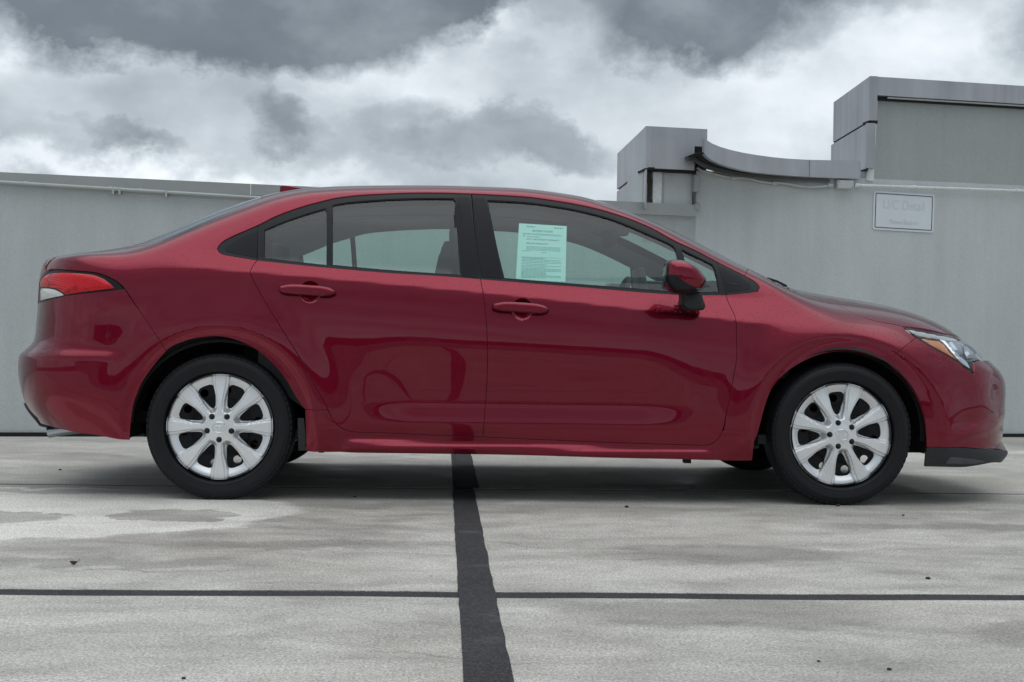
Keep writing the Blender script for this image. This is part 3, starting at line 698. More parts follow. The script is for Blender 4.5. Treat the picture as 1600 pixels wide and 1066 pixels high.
    P('pillar_film', [(738.6,307.2),(757,308.5),(768,355),(785,434.6),(752.6,432.4),(748.4,400),(742.6,345)], M['gloss_black'], df, off=-.0015, gap=.0005, lip=.003, **ends)
    # small blanks at both ends of the window line
    t = P('rear_quarter_trim', [(403,352),(362,370),(346,379.4),(339.4,388.5),(344,395.4),(356,399),(402,406.6)], M['trim'], car, off=-.003, step=.01, **ends)
    P('quarter_pane', [(401.5,360.6),(375,372),(350.6,388),(353.5,392.5),(375,397.5),(401.5,402)], M['gloss_black'], t, off=-.0015, step=.012, gap=.0005, lip=.004, **ends)
    t = P('front_sail_trim', [(1121.4,409.4),(1164.5,431),(1181.4,441.3),(1187,448.8),(1184,455.4),(1170,457.3),(1134.5,460.5),(1128,432)], M['trim'], car, off=-.003, step=.01, **ends)
    P('sail_insert', [(1126.5,415.5),(1150,427),(1171,443),(1172,449.5),(1168,452),(1136,455.6)], M['gloss_black'], t, off=-.0015, step=.012, gap=.0005, lip=.004, **ends)
    P('sail_slot', [(1134,442.6),(1147,443),(1157,445),(1147,445.2)], M['seal'], t, off=.0005, step=.01, gap=0, lip=.003, **ends)
    P('mud_flap', [(465,655),(474,655),(479,706),(466,706)], M['plastic'], car, off=-.012, step=.02, gap=0, lip=.005, **ends)
    # ---- top sheets -------------------------------------------------
    roof = [C2(x, w) for x, w in ((.40,.53),(.2,.525),(-.1,.525),(-.4,.525),(-.7,.525),(-1.0,.525),(-1.2,.525),(-1.26,.40),(-1.30,.2),(-1.31,0),(-1.30,-.2),(-1.26,-.40),(-1.2,-.525),(-1.0,-.525),(-.7,-.525),(-.4,-.525),(-.1,-.525),(.2,-.525),(.40,-.53),(.44,-.3),(.46,0),(.44,.3))]
    P('roof_panel', roof, M['paint'], car, kind='top', step=.025)
    be = [tuple(p) for p in on_body(back_edge)]
    bl = [C2(-1.31,.0), C2(-1.30,.2), C2(-1.26,.40)]+be+[C2(-1.86,.5), C2(-1.92,.25), C2(-1.94,0)]
    bl += [(p[0], -p[1], p[2]) for p in bl[::-1][1:-1]]
    P('rear_window', bl, M['windshield'], car, kind='top', step=.03, off=-.002, lip=.004)
    ws = [C2(.46,0), C2(.44,.3), C2(.41,.50), C2(.60,.535), C2(.80,.555), C2(1.0,.585), C2(1.10,.61), C2(1.20,.45), C2(1.26,.2), C2(1.27,0)]
    ws += [(p[0], -p[1], p[2]) for p in ws[::-1][1:-1]]
    P('windscreen', ws, M['windshield'], car, kind='top', step=.03, off=-.003, lip=.004)
    fr = [C2(.41,0), C2(.395,.3), C2(.37,.51), C2(.60,.545), C2(.80,.565), C2(1.0,.592), C2(1.12,.62), C2(1.22,.45), C2(1.28,.2), C2(1.29,0)]
    fh = [C2(.50,0), C2(.485,.3), C2(.46,.46), C2(.62,.485), C2(.80,.505), C2(.98,.53), C2(1.06,.54), C2(1.13,.42), C2(1.18,.2), C2(1.19,0)]
    mir = lambda l: l+[(p[0], -p[1], p[2]) for p in l[::-1][1:-1]]
    P('ceramic_border', mir(fr), M['gloss_black'], car, holes=[mir(fh)], kind='top', step=.03, off=-.009, lip=0, gap=0, hgap=0)
    hs = [tuple(p) for p in on_body(HOOD_SEAM+[(1450,515.3),(1477.6,521.5),(1502,526.5)])]
    hd = [C2(1.275,0), C2(1.268,.2), C2(1.21,.45), C2(1.20,.60)]+hs+[C2(2.07,.42), C2(2.11,.2), C2(2.12,0)]
    hd += [(p[0], -p[1], p[2]) for p in hd[::-1][1:-1]]
    P('hood', hd, M['paint'], car, kind='top', step=.022, gap=.0045)
    tl = [C2(-1.945,0), C2(-1.925,.25), C2(-1.865,.5), (236,381), C2(-1.78,.68), C2(-1.90,.66), C2(-2.0,.65), C2(-2.10,.64), C2(-2.17,.62), C2(-2.20,.52), C2(-2.215,.3), C2(-2.22,0)]
    tl = [tuple(p) for p in on_body(tl)]; tl += [(p[0], -p[1], p[2]) for p in tl[::-1][1:-1]]
    lid = P('boot_lid', tl, M['paint'], car, kind='top', step=.02)
    P('lid_face', [(78,421),C2(-2.17,.63),C2(-2.205,.52),C2(-2.22,.3),C2(-2.225,.0),CS(-2.564,.20),CS(-2.40,.20),CS(-2.30,.195),(56,500),(58,475),(60.4,441),(66,430),(74,424)], M['paint'], lid, gap=.0015, **ends)
    # ---- lamps ------------------------------------------------------
    tlp = P('tail_lamp', [(195,452),(184,441),(168,432),(150,426),(118,423),(86.7,421),(74,424),(66,430),(60.4,441),(58,475),(68,471.5),(85,466.5),(105,462),(147,457)], M['gloss_plastic'], car, off=-.004, step=.01, gap=.002, **ends)
    P('red_lens', [(64,444),(67,435.5),(76,429),(94,426.8),(120,427.6),(147,430.5),(163,437),(172,444),(178.6,450.3),(150,454),(103,461),(96,455),(86,450.5),(64,448.5)], M['red_lens'], tlp, off=.002, step=.008, gap=0, bulge=(.006,.02), corner=50, **ends)
    P('reversing_lens', [(64,451),(84,452.5),(92,456),(99,461.2),(85,464.8),(64,470)], M['white_lens'], tlp, off=.001, step=.008, gap=.0005, bulge=(.005,.015), corner=50, **ends)
    hl_out = [(1411,510.5),(1441,515.5),(1477.6,523),(1502,527.3),(1526,537),(1538,546.5),(1541,552),(1536,561),(1521,565),(1522.7,583),(1505,571.5),(1485,558),(1453,540.5),(1432.4,527.2),(1419,518.5)]
    hl = P('headlamp', hl_out, M['lamp_dark'], car, off=-.030, step=.012, gap=.002, lip=.02, fn=None, **ends)
    P('amber_reflector', [(1440,527.6),(1470,531.5),(1477.6,536),(1489,550),(1511.7,575),(1517,579.5),(1487,558.6)], M['amber'], hl, off=-.020, step=.008, gap=0, bulge=(.006,.01), **ends)
    P('running_light', [(1413,512.4),(1441,517.5),(1477.6,525),(1500,529.6),(1499,532.5),(1478,529.5),(1452,525.6),(1424,519.5)], M['white_lens'], hl, off=-.014, step=.008, gap=0, bulge=(.006,.006), **ends)
    P('lamp_blade', [(1472,528.5),(1481,530.5),(1499,552),(1514,566),(1521,581),(1516,578),(1496,556)], M['chrome'], hl, off=-.012, step=.008, gap=0, bulge=(.004,.004), **ends)
    P('projector', [(1487,533),(1500,532.5),(1508,541),(1510,553),(1502,553.5),(1492,543)], M['lamp_chrome'], hl, off=-.022, step=.006, gap=0, bulge=(.014,.014), **ends)
    P('projector', [(1512,538),(1522,539.5),(1529,548),(1528,558),(1518,559),(1513,549)], M['lamp_chrome'], hl, off=-.022, step=.006, gap=0, bulge=(.014,.014), **ends)
    P('lamp_lens', hl_out, M['lens'], hl, off=.0, step=.02, gap=.003, lip=0, **ends)
    P('lamp_seal', [(1411,510.5),(1432.4,527.4),(1453,541),(1485,558.6),(1505,572.2),(1522.7,584.2),(1522.7,581.5),(1505,569.5),(1485,556.3),(1453,538.8),(1432.4,525.4)], M['seal'], hl, off=.0006, step=.015, gap=0, lip=.002, corner=60, **ends)
    # ---- lower black trim -------------------------------------------
    lipo = [(1447.5,699.5),(1488.8,700),(1540,701.6),(1562,702.6),CS(2.05,-.312),CS(2.15,-.330),CS(2.26,-.348),CS(2.38,-.360),CS(2.464,-.362),CS(2.464,-.42),CS(2.38,-.418),CS(2.26,-.402),CS(2.15,-.384),CS(2.05,-.365),CS(1.98,-.348),(1550,722.5),(1525,727),(1506,729.5),(1470,729),(1445,728.5)]
    lo = P('front_lip', lipo, M['plastic'], car, off=.003, gap=.0005, **ends)
    P('lip_insert', [(1477,723.5),(1484,714),(1500,715),(1522,717.6),(1540,721),(1520,723.8),(1496,724)], M['lamp_dark'], lo, off=.0055, step=.01, gap=0, lip=.002, **ends)
    P('front_grille', [CS(2.32,.03),CS(2.38,.05),CS(2.464,.055),CS(2.464,-.27),CS(2.38,-.27),CS(2.33,-.25)], M['plastic'], car, off=.003, step=.02, gap=0, lip=.006, **ends)
    P('rear_diffuser', [(58,655),(47,643),(38,632),CS(-2.36,-.20),CS(-2.564,-.19),CS(-2.564,-.42),CS(-2.40,-.42),(64,664)], M['plastic'], car, off=.012, step=.02, gap=0, **ends)
    bm = bmesh.new(); tube(bm, [(-2.165, -.55, .258), (-2.12, -.55, .268), (-2.0, -.55, .285), (-1.85, -.50, .29)], [.026, .027, .026, .024], 16)
    bm_obj('exhaust_pipe', bm, M['lamp_chrome'], car, smooth=True)
    # shark-fin base at the back of the roof
    bm = bmesh.new()
    prof = [(-1.222,1.395),(-1.218,1.448),(-1.205,1.454),(-1.17,1.452),(-1.12,1.440),(-1.06,1.430),(-1.06,1.395)]
    a = [bm.verts.new((x, -.022-(.012 if z < 1.45 else 0), z)) for x, z in prof]; b = [bm.verts.new((x, .022+(.012 if z < 1.45 else 0), z)) for x, z in prof]
    for i in range(len(prof)): j = (i+1) % len(prof); bm.faces.new((a[i], a[j], b[j], b[i]))
    bm.faces.new(a[::-1]); bm.faces.new(b); bm_obj('roof_antenna', bm, M['paint'], car)
    # wiper just showing over the cowl
    bm = bmesh.new(); p0 = C2(1.10,.52); p1 = C2(1.21,.44)
    tube(bm, [(p0[0], -p0[1], p0[2]-.002), ((p0[0]+p1[0])/2, -.48, (p0[2]+p1[2])/2+.004), (p1[0], -p1[1], p1[2]+.002)], .006, 8)
    bm_obj('wiper_arm', bm, M['plastic'], car, smooth=True)
    # ---- black shell under the skin ----------------------------------
    def archc(xw): return [(xw+.37*math.cos(t), None, WZ+.37*math.sin(t)) for t in [2*math.pi*i/24 for i in range(24)]]
    def on_xz(l):
        out = []
        for x, _, z in l:
            w = np.array([float(Yside(np.array([x]), np.array([z]))[0])]); out.append((x, w[0], z))
        return out
    uvs = [(-2.5,-.18),(-1.9,-.20),(-1.75,-.22),(-1.0,-.29),(.8,-.30),(1.8,-.26),(2.4,-.26),(2.4,.12),(2.1,.18),(1.7,.25),(1.3,.32),(1.10,.38),(.9,.385),(.5,.395),(0,.42),(-.4,.435),(-.9,.46),(-1.25,.48),(-1.6,.52),(-2.2,.42),(-2.5,.36)]
    P('inner_shell', [CS(u, v) for u, v in uvs], M['dark'], car, holes=[on_xz(archc(WX[0])), on_xz(archc(WX[1]))], off=-.034, step=.05, lip=0, gap=0, **ends)
    bm = bmesh.new()
    box(bm, -1.02, 1.0, -.72, .72, .255, .29); box(bm, -2.05, -1.72, -.58, .58, .31, .36); box(bm, 1.72, 2.0, -.55, .55, .21, .28)
    box(bm, -1.75, 1.75, -.52, .52, .24, .5)
    bm_obj('underbody', bm, M['dark'], car)
    for x0, x1 in ((-.93,-.91),(.66,.69)):
        bm = bmesh.new(); box(bm, x0, x1, -.845, -.80, .188-.018*x0, .215); bm_obj('jacking_tab', bm, M['dark'], car)
    for xw in WX:
        for sy in (-1, 1):
            bm = bmesh.new(); n = 30; ra = .405; rows = []
            for y in (.872, .80, .52):
                rows.append([bm.verts.new((xw+(ra-(.03 if y > .85 else 0))*math.cos(t), sy*y, WZ+(ra-(.03 if y > .85 else 0))*math.sin(t))) for t in [math.radians(-12+200*i/n) for i in range(n+1)]])
            for a, b in zip(rows, rows[1:]):
                for i in range(n): bm.faces.new((a[i], a[i+1], b[i+1], b[i]))
            c = bm.verts.new((xw, sy*.52, WZ))
            for i in range(n): bm.faces.new((rows[-1][i], rows[-1][i+1], c))
            for f in bm.faces: f.smooth = True
            bm_obj('wheel_arch_liner', bm, M['dark'], car)
    return car, dr, df
car, rear_door, front_door = build_car()

# ---------------------------------------------------------------- door mirrors
def build_mirror(sy):
    out = [(1045,407.3),(1060,406.9),(1075,410.8),(1087,418.3),(1096,428.5),(1101.5,437.5),(1099,446),(1093,453),(1084,457.5),(1064.5,459.8),(1049.5,456.8),(1040.5,448.5),(1037,436.5),(1037.5,423),(1039.8,412.5)]
    yy = -1.00
    pts = []
    for q in out:
        d = ray(*q); p = CAM+d*((yy-CAM[1])/d[1]); pts.append((p[0], p[2]))
    lp = smooth_loop(pts, .0028, 60); c = lp.mean(0); c[1] -= .004
    rings = []
    ys = [(-.885, .70), (-.90, .84), (-.93, .93), (-.97, .985), (-1.01, 1.0), (-1.045, .985), (-1.07, .94), (-1.088, .86), (-1.10, .74), (-1.108, .58), (-1.112, .38), (-1.114, .15)]
    _y = np.array(ys); _t = np.linspace(0, len(ys)-1, 52); ys = list(zip(np.interp(_t, range(len(_y)), _y[:, 0]), np.interp(_t, range(len(_y)), _y[:, 1])))
    V = []
    for y, s in ys:
        for q in lp:
            p = c+(q-c)*s; V.append((p[0]-.05*(max(0, -y-1.0))*1.5, y*(-sy)*(1), p[1]))
    V = [(v[0], v[1]*1.0 if sy < 0 else v[1], v[2]) for v in V]
    n = len(lp); F = []
    for i in range(len(ys)-1):
        for k in range(n): F.append((i*n+k, i*n+(k+1) % n, (i+1)*n+(k+1) % n, (i+1)*n+k))
    F.append(tuple(range((len(ys)-1)*n, len(ys)*n))); F.append(tuple(range(n))[::-1])
    def zdiv(x):
        # dividing line between painted cap and black housing, falling to the front
        q = [(1037,429),(1054,430),(1064.5,438.5),(1075,445.5),(1090,450.5),(1102,451)]
        xs = []; zs = []
        for a in q:
            d = ray(*a); p = CAM+d*((-1.08-CAM[1])/d[1]); xs.append(p[0]); zs.append(p[2])
        return np.interp(x, xs, zs)
    V = np.array([(v[0], v[1], v[2]) for v in V]); V[:, 1] = np.abs(V[:, 1])*sy
    root = empty('door_mirror', (0, 0, 0)); root.parent = car
    for nm, mt, keep in (('mirror_cap', M['paint'], True), ('mirror_housing', M['gloss_plastic'], False)):
        bm = bmesh.new(); vs = [bm.verts.new(v) for v in V]
        for f in F:
            try: bm.faces.new([vs[i] for i in f])
            except ValueError: pass
        # cut along the dividing line by slicing with several small planes
        bmesh.ops.recalc_face_normals(bm, faces=bm.faces)
        dele = [f for f in bm.faces if (f.calc_center_median().z > zdiv(f.calc_center_median().x) and abs(f.calc_center_median().y) > .915) != keep]
        bmesh.ops.delete(bm, geom=dele, context='FACES')
        for f in bm.faces: f.smooth = True
        me = bpy.data.meshes.new(nm); bm.to_mesh(me); bm.free(); link(nm, me, mt, root)
    # grey strip standing for the gleam along the cap joint
    bm = bmesh.new(); q = []
    for a in [(1054,431.3),(1064.5,439.5),(1075,446.5),(1090,451.5),(1098,452)]:
        d = ray(*a); p = CAM+d*((-1.083-CAM[1])/d[1]); q.append((p[0], sy*1.088+(.012*-sy if a[0] > 1092 else 0), p[2]))
    tube(bm, q, .0045, 8); bm_obj('gleam_strip', bm, M['lamp_dark'], root, smooth=True)
    # stem
    st = [[(1068,455),(1096,455),(1098,460),(1070,462)], [(1064.5,461),(1097.5,458),(1103,480),(1100,485),(1074,484),(1064.5,475)]]
    lp = smooth_loop([(lambda p: (p[0], p[2]))(CAM+ray(*a)*((-.93-CAM[1])/ray(*a)[1])) for a in [(1066,457),(1096,455),(1099.5,468),(1103,479),(1100,484.5),(1088,485),(1073.5,483.8),(1064.5,476),(1066.5,466)]], .006, 50)
    c = lp.mean(0); bm = bmesh.new(); rr = []
    for y, s in ((-.84, 1.0), (-.90, 1.0), (-.93, .96), (-.945, .86), (-.95, .6)):
        rr.append([bm.verts.new((c[0]+(q[0]-c[0])*s, -y*sy, c[1]+(q[1]-c[1])*s)) for q in lp])
    n = len(lp)
    for a, b in zip(rr, rr[1:]):
        for i in range(n): bm.faces.new((a[i], a[(i+1) % n], b[(i+1) % n], b[i]))
    bm.faces.new(rr[-1]); bm_obj('mirror_stem', bm, M['plastic'], root, smooth=True, ang=50)
    bm = bmesh.new(); bmesh.ops.create_uvsphere(bm, u_segments=12, v_segments=8, radius=.05)
    bmesh.ops.scale(bm, vec=(1.1, 1, .55), verts=bm.verts); bmesh.ops.translate(bm, vec=(.66, sy*.93, .955), verts=bm.verts)
    bm_obj('mirror_knuckle', bm, M['plastic'], root, smooth=True)
build_mirror(-1); build_mirror(1)

# ---------------------------------------------------------------- cabin
def build_cabin():
    ends = dict(sides=(NEAR, FAR))
    hf = [(757,309),(787.6,309.5),(825,312),(862.6,317),(900,323.5),(956,337.5),(1012.6,360.5),(1053.8,380),(1087.6,396),(1118,412),(1131,462),(993.8,462),(900,454),(787.6,444),(775,395)]
    hr = [(405,356),(440,343),(475,330),(512,320),(544,312),(600,307.4),(640,305.8),(675,305),(711,305.4),(715,365),(722,438),(600,430),(519,423),(405,411)]
    top = [C2(x, w) for x, w in ((1.02,.52),(.80,.50),(.60,.485),(.42,.47),(.2,.47),(-.4,.48),(-1.0,.48),(-1.25,.48),(-1.38,.56),(-1.55,.63),(-1.70,.67))]
    low = [CS(u, v) for u, v in ((-1.70,.50),(-1.25,.41),(-.9,.39),(-.4,.37),(0,.35),(.5,.33),(.9,.32),(1.05,.36))]
    panel('cabin_trim', top+low, M['interior'], car, holes=[hf, hr], off=-.050, step=.035, gap=0, hgap=.001, lip=-.040, **ends)
    hd = [C2(x, w) for x, w in ((.40,.50),(.2,.49),(-.4,.49),(-1.0,.49),(-1.24,.49),(-1.29,.2),(-1.30,0),(-1.29,-.2),(-1.24,-.49),(-1.0,-.49),(-.4,-.49),(.2,-.49),(.40,-.50),(.44,-.25),(.45,0),(.44,.25))]
    panel('headliner', hd, M['interior'], car, kind='top', off=-.045, step=.05, gap=0, lip=.012)
    panel('door_card', [CS(u, v) for u, v in ((-1.2,.42),(-.9,.40),(-.4,.385),(0,.365),(.5,.345),(.85,.34),(.85,-.2),(-.9,-.2),(-1.2,0))], M['interior_dark'], car, off=-.075, step=.06, gap=0, lip=0, **ends)
    bm = bmesh.new(); box(bm, -1.3, 1.1, -.78, .78, .26, .30); bm_obj('cabin_floor', bm, M['interior_dark'], car)
    bm = bmesh.new(); box(bm, -1.95, -1.25, -.66, .66, .98, 1.03, .01); bm_obj('parcel_shelf', bm, M['interior_dark'], car)
    bm = bmesh.new(); box(bm, -1.30, -1.12, -.62, .62, .45, 1.05, .05); box(bm, -1.25, -.75, -.62, .62, .42, .58, .05)
    for y in (-.35, .35): box(bm, -1.32, -1.22, y-.12, y+.12, 1.03, 1.19, .04)
    bm_obj('rear_bench', bm, M['interior_dark'], car, smooth=True)
    for y in (-.37, .37):
        s = empty('front_seat', (0, 0, 0)); s.parent = car
        bm = bmesh.new(); pr = [(-.50,.52),(-.475,.80),(-.450,.98),(-.425,1.10),(-.395,1.165),(-.34,1.18),(-.30,1.12),(-.27,.95),(-.24,.70),(-.22,.52)]
        a = [bm.verts.new((x, y-.23, z)) for x, z in pr]; b = [bm.verts.new((x, y+.23, z)) for x, z in pr]
        for i in range(len(pr)): j = (i+1) % len(pr); bm.faces.new((a[i], a[j], b[j], b[i]))
        bm.faces.new(a[::-1]); bm.faces.new(b); bmesh.ops.recalc_face_normals(bm, faces=bm.faces)
        bmesh.ops.bevel(bm, geom=list(bm.edges), offset=.02, segments=2, affect='EDGES')
        bm_obj('seat_back', bm, M['interior_dark'], s, smooth=True)
        bm = bmesh.new(); box(bm, -.38, -.27, y-.12, y+.12, 1.17, 1.31, .04); bm_obj('headrest', bm, M['interior_dark'], s, smooth=True)
        bm = bmesh.new(); box(bm, -.30, .18, y-.25, y+.25, .42, .56, .05); bm_obj('seat_cushion', bm, M['interior_dark'], s, smooth=True)
    d = empty('dashboard', (0, 0, 0)); d.parent = car
    bm = bmesh.new(); pr = [(.62,.55),(.60,.90),(.66,.965),(.78,.985),(.95,.975),(1.15,.93),(1.15,.55)]
    a = [bm.verts.new((x, -.74, z)) for x, z in pr]; b = [bm.verts.new((x, .74, z)) for x, z in pr]
    for i in range(len(pr)): j = (i+1) % len(pr); bm.faces.new((a[i], a[j], b[j], b[i]))
    bm.faces.new(a[::-1]); bm.faces.new(b); bmesh.ops.recalc_face_normals(bm, faces=bm.faces); bmesh.ops.bevel(bm, geom=list(bm.edges), offset=.015, segments=2, affect='EDGES')
    bm_obj('dash_top', bm, M['interior_dark'], d, smooth=True)
    bm = bmesh.new(); box(bm, .565, .600, -.12, .12, .93, 1.075, .008); bmesh.ops.rotate(bm, verts=bm.verts, cent=(.58, 0, 1), matrix=Matrix.Rotation(math.radians(-10), 3, 'Y')); bm_obj('centre_screen', bm, M['interior_mid'], d, smooth=True)
    bm = bmesh.new(); box(bm, .62, .78, .22, .52, .97, 1.03, .03); bm_obj('instrument_hood', bm, M['interior_dark'], d, smooth=True)
    st = empty('steering_wheel', (0, 0, 0)); st.parent = car
    cx, cz = .50, .875; ti = math.radians(24); ring = []
    for i in range(40):
        t = 2*math.pi*i/40; u, v = .185*math.cos(t), .185*math.sin(t); ring.append((cx+v*math.sin(ti), .37+u, cz+v*math.cos(ti)))
    bm = bmesh.new(); tube(bm, ring, .015, 8, closed=True); bm_obj('wheel_rim', bm, M['interior_dark'], st, smooth=True)
    bm = bmesh.new(); box(bm, cx-.02, cx+.04, .37-.16, .37+.16, cz-.03, cz+.02, .01); box(bm, cx-.03, cx+.03, .30, .44, cz-.06, cz+.05, .02); bm_obj('wheel_spokes', bm, M['interior_dark'], st)
    rv = empty('rear_view_mirror', (0, 0, 0)); rv.parent = car
    bm = bmesh.new(); box(bm, .395, .45, -.12, .12, 1.185, 1.25, .02); bm_obj('mirror_case', bm, M['interior_dark'], rv, smooth=True)
    bm = bmesh.new(); box(bm, .41, .52, -.045, .045, 1.24, 1.30, .015); bm_obj('sensor_cover', bm, M['interior_dark'], rv, smooth=True)
    for sy in (-1, 1):
        for x0, x1, w in ((.02, .38, .26),):
            bm = bmesh.new(); box(bm, .24, .38, sy*.30-.17, sy*.30+.17, 1.295, 1.308, .005); bmesh.ops.rotate(bm, verts=bm.verts, cent=(.3, 0, 1.35), matrix=Matrix.Rotation(math.radians(9), 3, 'Y')); bm_obj('sun_visor', bm, M['interior'], car)
    for y in (-.70, .70):
        bm = bmesh.new(); box(bm, -.36, -.335, y-.004, y+.004, .75, 1.30); bm_obj('seat_belt', bm, M['interior_dark'], car)
build_cabin()

# ---------------------------------------------------------------- wheels
def build_wheel():
    w = empty('wheel', (0, 0, 0))
    # tyre: profile (radius, y) turned about the axle; y negative = outer face
    pr = [(.214,-.068),(.222,-.083),(.226,-.0885),(.234,-.0915),(.2375,-.0925),(.239,-.0915),(.252,-.0955),(.268,-.0975),(.272,-.0985),(.275,-.0975),(.287,-.0945),(.296,-.0895),(.301,-.0865),(.303,-.083),(.308,-.079),(.3125,-.070),(.3155,-.055),(.3165,-.04)]
    gro = [(-.040,0),(-.036,1),(-.028,1),(-.024,0),(-.004,0),(0,1),(.006,1),(.010,0),(.026,0),(.030,1),(.038,1),(.042,0)]
    for y, g in gro: pr.append((.3165-(.007 if g else 0), y))
    pr += [(.3155,.055),(.3125,.070),(.303,.083),(.287,.0945),(.268,.0975),(.239,.092),(.222,.083),(.214,.068)]
    n = 96; V = []; F = []
    pr = [((.3165-(.3165-r)*.863) if r < .30 else r, y) for r, y in pr]
    for i in range(n):
        t = 2*math.pi*i/n
        for r, y in pr: V.append((r*math.cos(t), y, r*math.sin(t)))
    m = len(pr)
    for i in range(n):
        j = (i+1) % n
        for k in range(m-1): F.append((i*m+k, i*m+k+1, j*m+k+1, j*m+k))
    me = mesh('tyre', V, F); me.set_sharp_from_angle(angle=math.radians(38))
    bm = bmesh.new(); bm.from_mesh(me)
    # shoulder blocks of the tread
    for i in range(72):
        t = 2*math.pi*i/72
        r = bmesh.ops.create_cube(bm, size=1); bmesh.ops.scale(bm, vec=(.006, .022, .019), verts=r['verts'])
        bmesh.ops.translate(bm, vec=(.3045, -.076, 0), verts=r['verts']); bmesh.ops.rotate(bm, verts=r['verts'], cent=(0,0,0), matrix=Matrix.Rotation(t, 3, 'Y'))
    bm.to_mesh(me); bm.free(); me.polygons.foreach_set('use_smooth', [True]*len(me.polygons)); me.set_sharp_from_angle(angle=math.radians(38))
    ty = link('tyre', me, M['rubber'], w)
    # steel wheel behind the cover
    R = [np.array([(.208*math.cos(t), .208*math.sin(t)) for t in [2*math.pi*i/64 for i in range(64)]])]
    for i in range(10):
        a = 2*math.pi*(i+.25)/10; R.append(np.array([(.150*math.cos(a)+.0165*math.cos(t), .150*math.sin(a)+.0165*math.sin(t)) for t in [2*math.pi*k/16 for k in range(16)]]))
    v2, F2 = sheet2d(R, .012)
    r = np.hypot(v2[:, 0], v2[:, 1]); y = -.020-.022*SS(.205, .17, r)+.020*SS(.135, .11, r)-.014*SS(.085, .06, r)
    link('steel_rim', mesh('steel_rim', np.stack([v2[:, 0], y, v2[:, 1]], 1), F2), M['steel_black'], w)
    bm = bmesh.new(); pr2 = [(.208,-.085),(.209,-.02),(.200,.0),(.200,.09)]; rg = []
    for rr, yy in pr2: rg.append([bm.verts.new((rr*math.cos(2*math.pi*i/64), yy, rr*math.sin(2*math.pi*i/64))) for i in range(64)])
    for a, b in zip(rg, rg[1:]):
        for i in range(64): bm.faces.new((a[i], a[(i+1) % 64], b[(i+1) % 64], b[i]))
    bm_obj('rim_barrel', bm, M['steel_black'], w, smooth=True)
    bm = bmesh.new(); bmesh.ops.create_cone(bm, cap_ends=True, segments=40, radius1=.135, radius2=.135, depth=.02, matrix=Matrix.Translation((0, .045, 0)) @ Matrix.Rotation(math.pi/2, 4, 'X')); bm_obj('brake_disc', bm, M['lamp_dark'], w)
    # the cover: eight spokes between eight windows
    def cover_y(x, z):
        r = np.hypot(x, z); a = np.arctan2(z, x); k = np.round(a/(math.pi/4)); da = a-k*math.pi/4
        s = np.abs(r*np.sin(da))                                    # distance from the spoke's middle line
        hw = .0135+.0190*SS(.075, .213, r)                                # half width of its flat top
        top = -.083-.010*SS(.0, .09, .09-r)+.010*SS(.09, .21, r)
        top = -.0865+.012*SS(.07, .205, r)-.006*SS(.06, .0, r)
        ringy = -.042-.020*SS(.160, .208, r)+.006*SS(.207, .213, r)
        low = ringy
        t = (.30*SS(hw*.62, hw*.74, s)+.70*SS(hw-.001, hw+.006, s))*SS(.055, .085, r)
        y = top*(1-t)+low*t
        y += .004*SS(.03, .0, s)*SS(.10, .2, r)*0
        return y
    loops = [np.array([(.2128*math.cos(t), .2128*math.sin(t)) for t in [2*math.pi*i/128 for i in range(128)]])]
    for k in range(8):
        ac = math.pi/4*(k+.5); q = []
        prof = [(.0785, .0), (.081, .006), (.088, .0115), (.100, .0168), (.115, .0222), (.132, .0275), (.148, .0318), (.160, .0330), (.1685, .0300), (.1735, .0225), (.1755, .0115), (.176, 0)]
        L = [(r_, h_) for r_, h_ in prof]; lp = L+[(r_, -h_) for r_, h_ in L[::-1][1:-1]]
        q = np.array([(r_*math.cos(ac)-h_*math.sin(ac), r_*math.sin(ac)+h_*math.cos(ac)) for r_, h_ in lp]); loops.append(smooth_loop(q, .005, 70))
    for i in range(5):
        a = math.pi/2+2*math.pi*(i+.5)/5; loops.append(np.array([(.051*math.cos(a)+.0118*math.cos(t), .051*math.sin(a)+.0118*math.sin(t)) for t in [2*math.pi*k/16 for k in range(16)]]))
    v2, F2 = sheet2d(loops, .0032)
    y = cover_y(v2[:, 0], v2[:, 1]); e_ = .0011
    gx = (cover_y(v2[:, 0]+e_, v2[:, 1])-cover_y(v2[:, 0]-e_, v2[:, 1]))/(2*e_); gz = (cover_y(v2[:, 0], v2[:, 1]+e_)-cover_y(v2[:, 0], v2[:, 1]-e_))/(2*e_)
    NN = np.stack([gx, -np.ones(len(gx)), gz], 1); NN /= np.linalg.norm(NN, axis=1)[:, None]; NN = [tuple(q) for q in NN]
    V = [tuple(q) for q in np.stack([v2[:, 0], y, v2[:, 1]], 1)]; F3 = []
    for a, b, c in F2:   # face the outside, -y
        A, B, C_ = (np.array(V[i]) for i in (a, b, c)); F3.append((a, b, c) if np.cross(B-A, C_-A)[1] < 0 else (a, c, b))
    cnt = {}
    for f in F3:
        for e in ((f[0], f[1]), (f[1], f[2]), (f[2], f[0])):
            kk = (min(e), max(e)); cnt[kk] = None if kk in cnt else e
    bd = [e for e in cnt.values() if e is not None]
    for a, b in bd:
        A, B = np.array(V[a]), np.array(V[b]); o = np.cross(B-A, np.array([0, -1., 0])); o /= np.linalg.norm(o)+1e-12; k0 = len(V)
        for q in (A, B): V.append(tuple(q)); NN.append(tuple(o))
        for q in (B, A): V.append((q[0], q[1]+.016, q[2])); NN.append(tuple(o))
        F3.append((k0+1, k0, k0+3, k0+2))
    me = mesh('wheel_cover', V, F3, NN)
    cv = link('wheel_cover', me, M['silver'], w)
